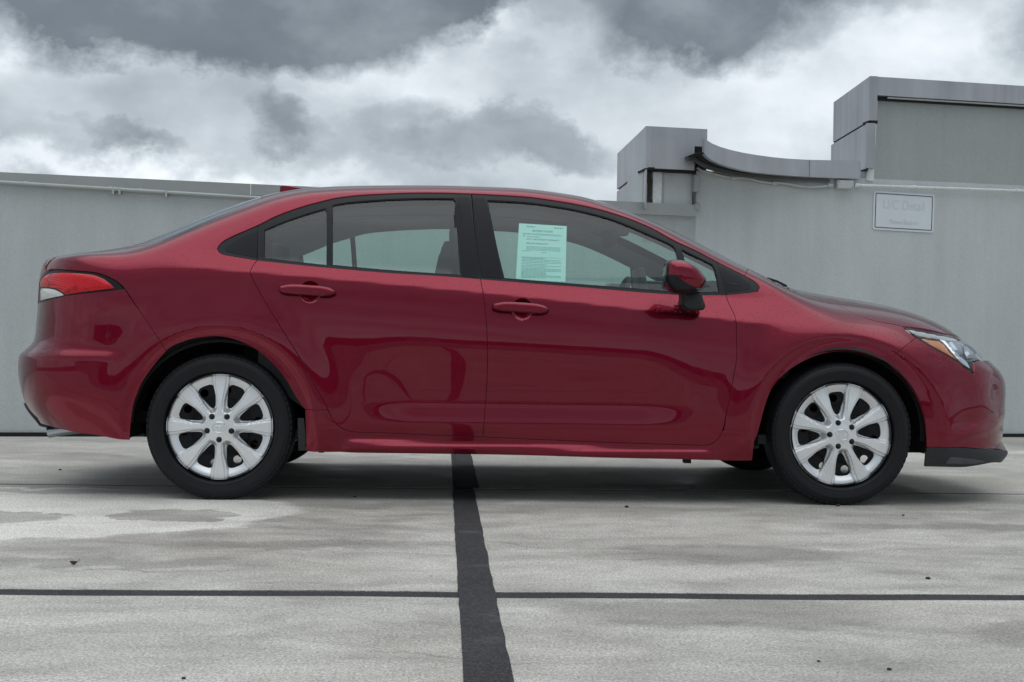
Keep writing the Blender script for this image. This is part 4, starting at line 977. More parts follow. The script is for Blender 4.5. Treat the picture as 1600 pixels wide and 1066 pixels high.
    for i in range(5):
        a = math.pi/2+2*math.pi*(i+.5)/5; x, z = .051*math.cos(a), .051*math.sin(a)
        bm = bmesh.new(); bmesh.ops.create_cone(bm, cap_ends=True, segments=6, radius1=.0114, radius2=.0110, depth=.018, matrix=Matrix.Translation((x, -.0775, z)) @ Matrix.Rotation(math.pi/2, 4, 'X'))
        bmesh.ops.create_uvsphere(bm, u_segments=12, v_segments=8, radius=.0082, matrix=Matrix.Translation((x, -.089, z)))
        bm_obj('wheel_nut', bm, M['gloss_plastic'], cv, smooth=True)
    em = bmesh.new()
    def ell(rx, rz, cx=0, cz=0, tr=.0014): tube(em, [(cx+rx*math.cos(t), -.0945, cz+rz*math.sin(t)) for t in [2*math.pi*i/28 for i in range(28)]], tr, 6, closed=True)
    ell(.0270, .0215); ell(.0085, .0190); ell(.0190, .0078, 0, .0115)
    bm_obj('emblem', em, M['chrome'], cv, smooth=True)
    for o in [q for q in bpy.data.objects if q.parent == w and q.name != ty.name]: o.scale = (1.062, 1.0, 1.062)
    return w
def copy_tree(o, parent=None):
    c = o.copy(); COL.objects.link(c); c.parent = parent
    for ch in [x for x in bpy.data.objects if x.parent == o]: copy_tree(ch, c)
    return c
wh = build_wheel()
wheels = [(WX[0], -1, 90+2.5, 36*.0), (WX[1], -1, 90-4.5, 0), (WX[0], 1, 20, 0), (WX[1], 1, 70, 0)]
for i, (x, sy, ang, _) in enumerate(wheels):
    w = wh if i == 0 else copy_tree(wh)
    w.parent = car; w.location = (x, sy*.778, .3115)
    a = {0: 0.0, 1: math.radians(17), 2: .7, 3: .3}[i]
    w.rotation_euler = (0, a, 0 if sy < 0 else math.pi)
# ---------------------------------------------------------------- deck
def build_deck():
    deck = None
    bm = bmesh.new(); box(bm, -16, 18, -30, 6, -.42, -.05); deck = bm_obj('parking_deck', bm, M['sealant'], None); deck['kind'] = 'structure'
    xs = [-15.5, -9.0, -4.66, -.345]; xs2 = [-.250, 5.2, 11.0, 17.5]
    ys = [-29.5, -24.2, -18.9, -13.6, -10.9, -8.2, -5.45, -2.93, -.372]
    ys2 = [-24.23, -18.93, -13.63, -10.93, -8.23, -5.53, -2.850, -.345, 5.6]
    proto = {}
    for i in range(len(ys)-1+1):
        y0 = ys[i]+0 if i else -29.5
        y1 = ys2[i]
        y0 = ys[i] if i == 0 else ys[i]+.0
    rows = []
    edges = [(-29.5, -24.24), (-24.2, -18.94), (-18.9, -13.64), (-13.6, -10.94), (-10.9, -8.24), (-8.2, -5.50), (-5.42, -2.932), (-2.850, -.370), (-.336, 5.6)]
    cols = [(-15.5, -9.62), (-9.6, -4.99), (-4.97, -.345), (-.250, 4.59), (4.61, 9.98), (10.0, 17.5)]
    cols = [(-15.5, -7.62), (-7.6, -.345), (-.250, 7.0), (7.02, 17.5)]
    for (x0, x1) in cols:
        for (y0, y1) in edges:
            bm = bmesh.new(); nx = max(2, int((x1-x0)/.12)) if y0 > -6 else 2; r = random.Random(int(x0*31+y0*7))
            # slightly uneven edge along the joints
            top = []; n = nx
            fy = lambda x, s: .006*math.sin(x*2.1+s)+.004*math.sin(x*7.3+s*2)+r.uniform(-.0022, .0022)
            a = [bm.verts.new((x0+(x1-x0)*k/n, y0+(fy(x0+(x1-x0)*k/n, y0) if y0 > -6 else 0), 0)) for k in range(n+1)]
            b = [bm.verts.new((x0+(x1-x0)*k/n, y1+(fy(x0+(x1-x0)*k/n, y1) if y1 > -6 and y1 < 5 else 0), 0)) for k in range(n+1)]
            for k in range(n): bm.faces.new((a[k], a[k+1], b[k+1], b[k]))
            ring = a+b[::-1]
            low = [bm.verts.new((v.co.x, v.co.y, -.05)) for v in ring]
            for k in range(len(ring)): j = (k+1) % len(ring); bm.faces.new((ring[j], ring[k], low[k], low[j]))
            bm_obj('slab', bm, M['concrete'], deck)
    # black sealant in the joints, a few millimetres below the slabs
    bm = bmesh.new(); n = 60
    for (ya, yb, dx0, dx1) in ((-6, -.43, 0, 0), (-.33, 5.6, .026, .026)):
        V = []; r = random.Random(3)
        for k in range(n+1):
            y = ya+(yb-ya)*k/n; V.append((bm.verts.new((-.348+dx0+r.uniform(-.002, .002), y, -.0035+.006)), bm.verts.new((-.247+dx1+r.uniform(-.002, .002), y, -.0035+.006))))
        for k in range(n): bm.faces.new((V[k][0], V[k][1], V[k+1][1], V[k+1][0]))
    bm_obj('joint_strip', bm, M['sealant'], deck)
    bm = bmesh.new(); box(bm, -.346, -.249, -29, 5.6, -.05, -.004); bm_obj('joint_filler', bm, M['sealant'], deck)
    bm = bmesh.new(); box(bm, -15, 17, -2.935, -2.847, -.05, -.0015); box(bm, -15, 17, -.374, -.332, -.05, -.001); bm_obj('joint_filler', bm, M['sealant'], deck)
    bm = bmesh.new(); box(bm, -1200, 1200, -1200, 1200, -9.2, -9); g = bm_obj('ground', bm, M['asphalt'], None); g['kind'] = 'structure'
build_deck()

# ---------------------------------------------------------------- parapet and building
WP0 = np.array([-3.435, 2.54, 0.]); WP1 = np.array([4.32, 3.724, 0.]); WU = (WP1-WP0)/np.linalg.norm(WP1-WP0); WN = np.array([WU[1], -WU[0], 0.])  # towards the camera
def W(px, py, n=0.0):
    """point of the wall plane (n metres in front of it) seen at a photograph position -> (along, height)"""
    d = ray(px, py); p0 = WP0+WN*n; t = ((p0-CAM)@WN)/(d@WN); p = CAM+d*t; return ((p-WP0)@WU, p[2])
def wpt(u, z, n=0.0): p = WP0+WU*u+WN*n; return Vector((p[0], p[1], z))
def atz(px, py, z): d = ray(px, py); return Vector(CAM+d*((z-CAM[2])/d[2]))
def wbox(bm, u0, u1, z0, z1, n0, n1, bev=0):
    vs = [bm.verts.new(wpt(u, z, n)) for u in (u0, u1) for n in (n0, n1) for z in (z0, z1)]
    for f in ((0,1,3,2),(4,6,7,5),(0,4,5,1),(2,3,7,6),(0,2,6,4),(1,5,7,3)): bm.faces.new([vs[i] for i in f])
    bmesh.ops.recalc_face_normals(bm, faces=bm.faces)
def prism(bm, pts, z0, z1):
    """closed plan outline between two heights"""
    a = [bm.verts.new((p[0], p[1], z0)) for p in pts]; b = [bm.verts.new((p[0], p[1], z1)) for p in pts]
    for i in range(len(pts)): j = (i+1) % len(pts); bm.faces.new((a[i], a[j], b[j], b[i]))
    bm.faces.new(a[::-1]); bm.faces.new(b)

def build_wall():
    uR = W(1085, 400)[0]; uL = -13.0
    zt = W(0, 269, .03)[1]; zt2 = W(1085, 320, .03)[1]
    zc = W(0, 286, .03)[1]; zcb = W(1085, 338, .03)[1]
    u0 = W(0, 269)[0]
    sl = (zt2-zt)/(uR-u0); zl = zt+sl*(uL-u0); sc = (zcb-zc)/(uR-u0); zcl = zc+sc*(uL-u0)
    t = empty('parapet_wall', wpt(0, 0)); tag(t, 'long low grey stucco parapet wall with metal coping running behind the car', 'wall')
    bm = bmesh.new(); a = [wpt(uL, 0), wpt(uR, 0), wpt(uR, zcb), wpt(uL, zcl)]; b = [wpt(uL, 0, -.25), wpt(uR, 0, -.25), wpt(uR, zcb, -.25), wpt(uL, zcl, -.25)]
    va = [bm.verts.new(p) for p in a]; vb = [bm.verts.new(p) for p in b]
    bm.faces.new(va); bm.faces.new(vb[::-1])
    for i in range(4): j = (i+1) % 4; bm.faces.new((va[j], va[i], vb[i], vb[j]))
    bm_obj('wall_face', bm, M['stucco'], t)
    # coping in lengths with small joints
    cuts = [uL, uL+3, uL+6, uL+8.5, W(392, 290, .03)[0], W(700, 300, .03)[0]+.3, uR]; cuts = sorted(cuts)
    for q0, q1 in zip(cuts, cuts[1:]):
        bm = bmesh.new(); f = lambda u: (zt+sl*(u-u0), zc+sc*(u-u0)); q1 -= .0015
        pts = []
        for u in (q0, q1):
            h, l = f(u); pts.append([wpt(u, l-.002, .03), wpt(u, h, .03), wpt(u, h+.012, -.28), wpt(u, l, -.28)])
        v0 = [bm.verts.new(p) for p in pts[0]]; v1 = [bm.verts.new(p) for p in pts[1]]
        for i in range(4): j = (i+1) % 4; bm.faces.new((v0[i], v0[j], v1[j], v1[i]))
        bm.faces.new(v0[::-1]); bm.faces.new(v1); bm_obj('coping', bm, M['coping'], t)
    bm = bmesh.new(); wbox(bm, uL, uR+7, -.01, .028, .0, .02); o = bm_obj('base_seal_shade', bm, M['gap'], t)  # black strip: seal at the wall foot, also draws its contact shade
    # conduit under the coping
    c = empty('conduit', wpt(0, 1.6)); tag(c, 'grey conduit pipe along the low wall under its coping, left of the roof', 'pipe')
    pa = W(0, 284.5, .045); pb = W(400, 309, .045); s = (pb[1]-pa[1])/(pb[0]-pa[0]); h = lambda u: pa[1]+s*(u-pa[0])
    bm = bmesh.new(); tube(bm, [wpt(u, h(u), .045) for u in np.arange(uL, pb[0]+2.2, .5)], .0115, 12); bm_obj('pipe', bm, M['pipe'], c, smooth=True)
    for px, wd in ((40, .02), (220, .02), (176, .05), (187, .02)):
        u = W(px, 290, .045)[0]; bm = bmesh.new(); tube(bm, [wpt(u-wd/2, h(u-wd/2), .045), wpt(u+wd/2, h(u+wd/2), .045)], .0150, 12); bm_obj('coupling', bm, M['pipe'], c, smooth=True)
    for px in (177, 187, 260):
        u = W(px, 290, .045)[0]; bm = bmesh.new(); wbox(bm, u-.006, u+.006, h(u)-.035, h(u)+.014, .0, .058); bm_obj('bracket', bm, M['pipe'], c)
    return uR
UR = build_wall()

def build_building():
    b = empty('rooftop_building', wpt(UR, 0)); tag(b, 'grey stucco building with silver metal panels and a curved fascia rising at the right', 'building')
    uR = UR; uE = 19.0
    zcurve = W(1345, 280)[1]; ztopR = W(1420, 150)[1]
    u2 = W(1367, 200)[0]
    # main lower wall up to the fascia, taller block at the right
    bm = bmesh.new(); wbox(bm, uR+.002, uE, 0, W(1200, 276)[1]+.02, -.35, .0); bm_obj('wall', bm, M['stucco'], b)
    z0 = W(1367, 290)[1]; zT = W(1367, 149)[1]
    bm = bmesh.new(); wbox(bm, u2, uE, W(1200, 276)[1]+.02, zT, -.12, -.004); bm_obj('upper_wall', bm, M['stucco_dark'], b)
    # metal panels of the tall block: corner, long cap, left return in two rows
    pF = .06
    zc_t = W(1360, 119, pF)[1]; zc_b = W(1366, 148.5, pF)[1]
    uc = W(1359, 150, pF)[0]; uq = W(1366.5, 150, pF)[0]
    zg = W(1356, 188, pF)[1]; zg2 = zg-.018
    zlow = W(1345, 262, pF)[1]
    # direction of the left return
    bt = atz(1302.5, 160, zc_t); ft = wpt(uc, 0, pF); dv = Vector((bt.x-ft.x, bt.y-ft.y, 0)); L = dv.length; dv.normalize()
    def ret(nm, za, zb, u_, L_, ins=0.0):
        f = wpt(u_, 0, pF-ins); q = Vector((f.x, f.y, 0)); nrm = Vector((dv.y, -dv.x, 0))
        if nrm.dot(Vector((-1, 0, 0))) < 0: nrm = -nrm
        bm = bmesh.new(); p = [q, q+dv*L_, q+dv*L_-nrm*.06, q-nrm*.06]; prism(bm, [(v.x, v.y) for v in p], za, zb); bmesh.ops.recalc_face_normals(bm, faces=bm.faces); return bm_obj(nm, bm, M['panel'], b)
    ret('cladding_panel', zg, zc_t, uc, L); ret('cladding_panel', zlow, zg2-.004, uc-.012, L+.02)
    bm = bmesh.new(); wbox(bm, uc, uc+.045, zg2-.004, zg, -.05, pF-.02); bm_obj('shadow_gap', bm, M['gap'], b)
    ret('shadow_gap', zg2-.004, zg, uc+.006, L-.01).data.materials[0] = M['gap']
    # front corner pieces
    bm = bmesh.new(); wbox(bm, uc, uq, zg, zc_t-.001, pF-.012, pF); bm_obj('cladding_panel', bm, M['panel'], b)
    bm = bmesh.new(); wbox(bm, uc-.012, W(1354, 220, pF)[0], zlow, zg2-.004, pF-.012, pF); bm_obj('cladding_panel', bm, M['panel'], b)
    bm = bmesh.new(); wbox(bm, uc, W(1354, 220, pF)[0]+.02, zlow-.02, zlow, -.2, pF-.01); bm_obj('shadow_gap', bm, M['gap'], b)
    cuts = [uq+.0015, uq+2.6, uq+5.2, uE]
    for q0, q1 in zip(cuts, cuts[1:]):
        bm = bmesh.new(); wbox(bm, q0, q1-.006, zc_b, zc_t-.001, -.12, pF); bm_obj('cladding_panel', bm, M['panel'], b)
    bm = bmesh.new(); wbox(bm, uq, uE, zc_b-.030, zc_b-.001, -.1, .03); bm_obj('shadow_gap', bm, M['gap'], b)
    bm = bmesh.new(); wbox(bm, W(1386, 155, .03)[0], uE, zc_b-.017, zc_b-.006, .03, .045); bm_obj('edge_trim', bm, M['pipe'], b)
    # pale flashing strip, leaning slightly
    bm = bmesh.new(); q = [W(1365, 152, .012), W(1371.5, 152, .012), W(1365, 283, .012), W(1354, 282, .012)]
    va = [bm.verts.new(wpt(u, z, .014)) for u, z in q]; vb = [bm.verts.new(wpt(u, z, -.02)) for u, z in q]; bm.faces.new(va[::-1]); bm.faces.new(vb)
    for i in range(4): j = (i+1) % 4; bm.faces.new((va[i], va[j], vb[j], vb[i]))
    bm_obj('flashing', bm, M['flash'], b)
    bm = bmesh.new(); wbox(bm, W(1346, 260)[0], W(1367, 260)[0], W(1346, 284)[1], zlow-.02, -.2, -.006); bm_obj('infill', bm, M['stucco_dark'], b)
    # ---- small block
    n1 = .10; zt = W(1010, 197, n1)[1]; zb = W(1010, 262.5, n1)[1]; uA = W(1009.5, 220, n1)[0]; uB = W(1105, 220, n1)[0]; uN = W(1085, 250, n1)[0]
    znot = W(1095, 229, n1)[1]; zbase = W(1020, 318, .0)[1]
    bm = bmesh.new(); pts = [(uA, zb), (uN, zb), (uN, znot), (uB, znot), (uB, zt), (uA, zt)]
    va = [bm.verts.new(wpt(u, z, n1)) for u, z in pts]; vb = [bm.verts.new(wpt(u, z, n1-.05)) for u, z in pts]
    bm.faces.new(va); bm.faces.new(vb[::-1])
    for i in range(6): j = (i+1) % 6; bm.faces.new((va[i], va[j], vb[j], vb[i]))
    bm_obj('cladding_panel', bm, M['panel'], b)
    bt = atz(965, 240, zt); ft = wpt(uA, 0, n1); dv2 = Vector((bt.x-ft.x, bt.y-ft.y, 0)); L2 = dv2.length; dv2.normalize()
    nr = Vector((dv2.y, -dv2.x, 0)); nr = nr if nr.x < 0 else -nr
    for za, zb_, ins, mt in ((zb+.006, zt-.001, .002, 'panel'), (zb-.012, zb+.006, -.02, 'gap'), (zbase-.05, zb-.012, .0, 'panel')):
        bm = bmesh.new(); q = Vector((ft.x, ft.y, 0))+nr*ins; th_ = .010 if za < zb-.02 else .05; p = [q, q+dv2*(L2+(.01 if za < zb-.02 else 0)), q+dv2*L2-nr*th_, q-nr*th_]; prism(bm, [(v.x, v.y) for v in p], za, zb_)
        bmesh.ops.recalc_face_normals(bm, faces=bm.faces); bm_obj('cladding_panel' if mt == 'panel' else 'shadow_gap', bm, M[mt], b)
    bm = bmesh.new(); wbox(bm, uN+.002, W(1106, 240)[0], zb-.06, znot+.03, -.4, -.03); bm_obj('infill', bm, M['gap'], b)
    # set-back wall under it with caulk and flashing
    bm = bmesh.new(); wbox(bm, uA+.01, uR+.005, zbase-.3, zb+.003, -.4, .0); bm_obj('infill', bm, M['stucco'], b)
    bm = bmesh.new(); wbox(bm, uA, W(1083, 265)[0], zb-.016, zb-.001, -.1, n1-.03); bm_obj('shadow_gap', bm, M['gap'], b)
    bm = bmesh.new(); r = random.Random(5); ks = np.linspace(zbase-.02, zb-.014, 9)
    la = [bm.verts.new(wpt(W(1010.5+r.uniform(-1, 1.5), 290, .008)[0], z, .010)) for z in ks]; lb = [bm.verts.new(wpt(W(1019+r.uniform(-1, 1), 290, .008)[0], z, .010)) for z in ks]
    for i in range(8): bm.faces.new((la[i], lb[i], lb[i+1], la[i+1]))
    bmesh.ops.solidify(bm, geom=list(bm.faces), thickness=.008); bm_obj('caulk_bead', bm, M['caulk'], b)
    bm = bmesh.new(); wbox(bm, W(1019.5, 290)[0], W(1033, 290)[0], zbase-.02, zb-.016, .0, .014); bm_obj('flashing', bm, M['flash'], b)
    bm = bmesh.new(); wbox(bm, W(1033.2, 290)[0], W(1037, 290)[0], zbase-.02, zb-.016, .0, .010); bm_obj('edge_trim', bm, M['coping'], b)
    bm = bmesh.new(); wbox(bm, W(1082, 290)[0], W(1086.5, 290)[0], zbase-.04, znot, -.3, .006); bm_obj('shadow_gap', bm, M['gap'], b)
    # ---- curved fascia: hangs out over the wall and climbs towards the small block
    crv = [(1101,217,240),(1105,219.5,245),(1113,224.5,250.5),(1125,229.5,256),(1140,234,261),(1160,238.6,266),(1180,242,269.4),(1205,245.5,272.2),(1230,248,274.3),(1260,249.7,276.4),(1300,250.6,278.2),(1345,251.5,279.6)]
    pp = np.array(crv, float)
    def station(px):
        n = .05+.30*max(0, (1345-px)/244)**1.7
        a_, b_ = np.interp(px, pp[:, 0], pp[:, 1]), np.interp(px, pp[:, 0], pp[:, 2])
        u, z1 = W(px, a_, n); z0 = W(px, b_, n)[1]; return u, n, z0, z1
    def fascia(p0, p1, nm, mt, f, th, step=4):
        bm = bmesh.new(); A = []
        for px in np.linspace(p0, p1, int(abs(p1-p0)/step)+2):
            u, n, z0, z1 = station(px); n, z0, z1 = f(n, z0, z1)
            A.append([bm.verts.new(wpt(u, z0, n)), bm.verts.new(wpt(u, z1, n)), bm.verts.new(wpt(u, z1, n-th(n) if callable(th) else n-th)), bm.verts.new(wpt(u, z0, n-th(n) if callable(th) else n-th))])
        for p_, q_ in zip(A, A[1:]):
            for i in range(4): j = (i+1) % 4; bm.faces.new((p_[i], p_[j], q_[j], q_[i]))
        bm.faces.new(A[0]); bm.faces.new(A[-1][::-1]); return bm_obj(nm, bm, M[mt], b, smooth=True, ang=30)
    fascia(1101, 1264.4, 'cladding_panel', 'panel', lambda n, a, c: (n, a, c), .05)
    fascia(1265.2, 1345, 'cladding_panel', 'panel', lambda n, a, c: (n, a, c), .05)
    fascia(1090, 1343, 'soffit_board', 'gap', lambda n, a, c: (n-.01, a+.004, a+.012), lambda n: n+.02)
    fascia(1088, 1300, 'corrugated_edge', 'cable', lambda n, a, c: (n*.45, a-.028, a+.003), .015)
    fascia(1088, 1300, 'edge_trim', 'cable', lambda n, a, c: (n*.45+.006, a-.030, a-.018), .012)
    arr = None; zfb = None
    return b, arr, zfb
def proj_px(x, y, z):
    d = np.array([x, y, z])-CAM; return 800+FPX*(d@AXR)/(d@AXF), 533-FPX*(d@AXU)/(d@AXF)
bld, FARC, ZFB = build_building()

def build_fixtures():
    # wavy cable under the curved fascia, junction boxes, right-hand conduit, sign
    c = empty('hanging_cable', wpt(UR+1, 1.9)); tag(c, 'dark flexible conduit sagging in waves under the curved metal fascia', 'cable')
    pts = [(1089,262),(1096,266.5),(1106,269),(1120,272.5),(1135,276),(1146,277.5),(1158,277),(1175,280),(1192,284),(1205,286),(1216,285.5),(1232,287.5),(1250,291),(1268,292.6),(1285,291.5),(1300,289.5)]
    bm = bmesh.new(); tube(bm, [wpt(*W(px, py, .03), .03) for px, py in pts], .0105, 10); bm_obj('cable_run', bm, M['pipe'], c, smooth=True)
    for px, py in ((1146,277.5),(1210,286),(1297,289.8)):
        bm = bmesh.new(); u, z = W(px, py, .03); tube(bm, [wpt(u-.02, z, .03), wpt(u+.02, z, .03)], .0165, 10); bm_obj('cable_coupling', bm, M['pipe'], c, smooth=True)
    jb = empty('junction_box', wpt(*W(1322, 288, .03), .0)); tag(jb, 'small square grey junction box at the right end of the curved fascia', 'electrical box')
    u0, z1 = W(1309, 281.5, .06); u1, z0 = W(1334, 295.5, .06)
    bm = bmesh.new(); wbox(bm, u0, u1, z0, z1, .0, .06); bmesh.ops.bevel(bm, geom=list(bm.edges), offset=.003, segments=1, affect='EDGES'); bm_obj('box_body', bm, M['pipe'], jb)
    bm = bmesh.new(); wbox(bm, u0+.003, u1-.003, z0+.003, z1-.003, .0601, .063); bm_obj('box_lid', bm, M['pipe'], jb)
    for uu, zz in ((u0+.014, z1-.012), (u1-.014, z0+.012)):
        bm = bmesh.new(); tube(bm, [wpt(uu, zz, .062), wpt(uu, zz, .0655)], .004, 8); bm_obj('screw', bm, M['cable'], jb)
    c = empty('conduit', wpt(*W(1450, 294, .03), .0)); tag(c, 'straight pale conduit pipe running right from the junction box above the white sign', 'pipe')
    pa = W(1335, 289.5, .03); pb = W(1600, 298.5, .03); s = (pb[1]-pa[1])/(pb[0]-pa[0])
    bm = bmesh.new(); tube(bm, [wpt(pa[0]+k, pa[1]+s*k, .03) for k in np.arange(0, 6, .5)], .0115, 12); bm_obj('pipe', bm, M['flash'], c, smooth=True)
    for px in (1339, 1427.5, 1590):
        u = W(px, 292, .03)[0]; bm = bmesh.new(); tube(bm, [wpt(u-.018, pa[1]+s*(u-.018-pa[0]), .03), wpt(u+.018, pa[1]+s*(u+.018-pa[0]), .03)], .0155, 12); bm_obj('coupling', bm, M['flash'], c, smooth=True)
    jb = empty('switch_box', wpt(*W(1089, 285, .03), .0)); tag(jb, 'narrow grey weatherproof box in the corner beside the small metal-clad block', 'electrical box')
    u0, z1 = W(1084.5, 273, .05); u1, z0 = W(1093.5, 300, .05)
    bm = bmesh.new(); wbox(bm, u0, u1, z0, z1, .005, .05); bmesh.ops.bevel(bm, geom=list(bm.edges), offset=.004, segments=2, affect='EDGES'); bm_obj('box_body', bm, M['coping'], jb)
    bm = bmesh.new(); tube(bm, [wpt(u0+.008, z1, .02), wpt(u0+.01, z1+.09, .02), wpt(u0+.015, z1+.14, .04)], .010, 8); tube(bm, [wpt(u0+.014, z0, .02), wpt(u0+.014, z0-.03, .02)], .016, 8); tube(bm, [wpt(u0+.014, z0-.03, .02), wpt(u0+.016, z0-.10, .02)], .010, 8); bm_obj('box_pipe', bm, M['cable'], jb, smooth=True)
    bm = bmesh.new(); q = W(1090, 323, .04); bmesh.ops.create_icosphere(bm, subdivisions=2, radius=.030, matrix=Matrix.Translation(wpt(*q, .02))); o = bm_obj('pipe_elbow', bm, M['coping'], jb, smooth=True)
    # sign
    sg = empty('wall_sign', wpt(*W(1413, 331, .02), .0)); tag(sg, 'faded white rectangular sign with black border on the grey wall, reading U/C Detail', 'sign')
    cu, cz = W(1413.5, 331, .02); wd = W(1461, 334, .02)[0]-W(1366, 329, .02)[0]; h1 = W(1367, 299, .02)[1]-W(1367, 359.5, .02)[1]
    rot = math.radians(-1.1)
    ux = Vector(WU)*math.cos(rot)+Vector((0, 0, math.sin(rot))); uz = Vector((0, 0, math.cos(rot)))-Vector(WU)*math.sin(rot)
    org = wpt(cu, cz, 0)
    def sp_(a, b_, n): return org+ux*a+uz*b_+Vector(WN)*n
    def rrect(nm, w_, h_, r_, n0, n1, mt, inner=None):
        bm = bmesh.new()
        def ring(w2, h2, r2): 
            o = []
            for cx, cy, a0 in ((w2/2-r2, h2/2-r2, 0), (-w2/2+r2, h2/2-r2, 90), (-w2/2+r2, -h2/2+r2, 180), (w2/2-r2, -h2/2+r2, 270)):
                for k in range(5): a = math.radians(a0+k*22.5); o.append((cx+r2*math.cos(a), cy+r2*math.sin(a)))
            return o
        R0 = ring(w_, h_, r_); A = [bm.verts.new(sp_(a, c_, n1)) for a, c_ in R0]; B = [bm.verts.new(sp_(a, c_, n0)) for a, c_ in R0]
        for i in range(len(A)): j = (i+1) % len(A); bm.faces.new((A[i], A[j], B[j], B[i]))
        if inner:
            R1 = ring(w_-inner*2, h_-inner*2, max(.002, r_-inner)); C_ = [bm.verts.new(sp_(a, c_, n1)) for a, c_ in R1]
            for i in range(len(A)): j = (i+1) % len(A); bm.faces.new((A[j], A[i], C_[i], C_[j]))
        else: bm.faces.new(A)
        return bm_obj(nm, bm, M[mt], sg)
    rrect('sign_plate', wd, h1, .018, .002, .008, 'sign')
    rrect('border_line', wd-.030, h1-.030, .008, .008, .0092, 'sign_line', .0068)
    dg = None
    def text(s_, size, a, b_, mt, sx=1.0):
        cu_ = bpy.data.curves.new('lettering', 'FONT'); cu_.body = s_; cu_.size = size; cu_.align_x = 'CENTER'; cu_.extrude = .0004
        o = bpy.data.objects.new('tmp', cu_); COL.objects.link(o); bpy.context.view_layer.update(); me = bpy.data.meshes.new_from_object(o.evaluated_get(bpy.context.evaluated_depsgraph_get())); bpy.data.objects.remove(o)
        for v in me.vertices: v.co = sp_(a+v.co.x*sx, b_+v.co.y, .0096+v.co.z)
        me.materials.clear(); return link('lettering', me, M[mt], sg)
    text('U/C Detail', .105, .0, .018, 'sign_ink', .80); text('Please Back In', .052, 0, -.098, 'sign_ink', .86)
    # paper in the front window: inside the glass
    pp = empty('window_notice', tuple(V3(on_body([(846,395)])[0]))); tag(pp, 'pale green printed buyers guide sheet behind the front passenger door glass', 'notice')
    q4 = [(811,349),(885.5,353.5),(883.5,440.5),(806,437.5)]
    P4 = [V3(p) for p in on_body(q4, -.016)]
    U_ = (P4[1]-P4[0]); Vv = (P4[3]-P4[0]); Nn_ = U_.cross(Vv).normalized()
    if Nn_.y > 0: Nn_ = -Nn_
    def pq(a, b_, n=0): 
        l = P4[0].lerp(P4[3], b_); r = P4[1].lerp(P4[2], b_); return l.lerp(r, a)+Nn_*n
    def quad(nm, a0, a1, b0, b1, n, mt, th=.0006, grid=1):
        bm = bmesh.new(); A = [bm.verts.new(pq(*q, n)) for q in ((a0, b0), (a1, b0), (a1, b1), (a0, b1))]; B = [bm.verts.new(pq(*q, n-th)) for q in ((a0, b0), (a1, b0), (a1, b1), (a0, b1))]
        bm.faces.new(A); bm.faces.new(B[::-1])
        for i in range(4): j = (i+1) % 4; bm.faces.new((A[i], A[j], B[j], B[i]))
        return bm_obj(nm, bm, M[mt], pp)
    quad('sheet', 0, 1, 0, 1, 0, 'paper')
    def ptext(s_, a, b_, size, mt='ink', sx=1.0, al='LEFT'):
        cu_ = bpy.data.curves.new('lettering', 'FONT'); cu_.body = s_; cu_.size = size; cu_.align_x = al
        o = bpy.data.objects.new('tmp', cu_); COL.objects.link(o); bpy.context.view_layer.update(); me = bpy.data.meshes.new_from_object(o.evaluated_get(bpy.context.evaluated_depsgraph_get())); bpy.data.objects.remove(o)
        Wd = U_.length; Hh = Vv.length
        for v in me.vertices: v.co = pq(a+v.co.x*sx/Wd, b_-v.co.y/Hh, .0006)
        me.materials.clear(); return link('lettering', me, M[mt], pp)
    ptext('BUYERS GUIDE', .5, .135, .0125, al='CENTER', sx=1.1)
    ptext('AS IS - NO DEALER WARRANTY', .17, .285, .0105, sx=1.0); ptext('DEALER WARRANTY', .17, .36, .0105, sx=1.0); ptext('X', .095, .235, .013)
    bm = bmesh.new(); r = random.Random(2)
    def line(b_, a0, a1, th=.0045, words=True):
        a = a0
        while a < a1:
            e = min(a1, a+(r.uniform(.02, .07) if words else a1-a0)); vs = [bm.verts.new(pq(x_, y_, .0007)) for x_, y_ in ((a, b_-th), (e, b_-th), (e, b_+th), (a, b_+th))]; bm.faces.new(vs); a = e+.012
    line(.175, .1, .88); line(.05, .16, .34, .008); line(.05, .74, .92, .008); line(.23, .17, .45)
    for b_ in (.405, .425, .445, .465): line(b_, .18, .88, .0035)
    line(.485, .1, .26); line(.50, .5, .6); line(.61, .1, .58, .006)
    for b_ in (.635, .66, .685, .715, .74, .765, .79, .81, .83, .85, .87, .89, .91, .93, .95): line(b_, .1, .9 if r.random() < .7 else .6, .0042)
    o = bm_obj('fine_print', bm, M['ink_soft'], pp)
    bm = bmesh.new()
    for b_ in (.19, .59): 
        vs = [bm.verts.new(pq(x_, y_, .0007)) for x_, y_ in ((.08, b_), (.92, b_), (.92, b_+.004), (.08, b_+.004))]; bm.faces.new(vs)
    bm_obj('ruled_line', bm, M['ink_soft'], pp)
build_fixtures()

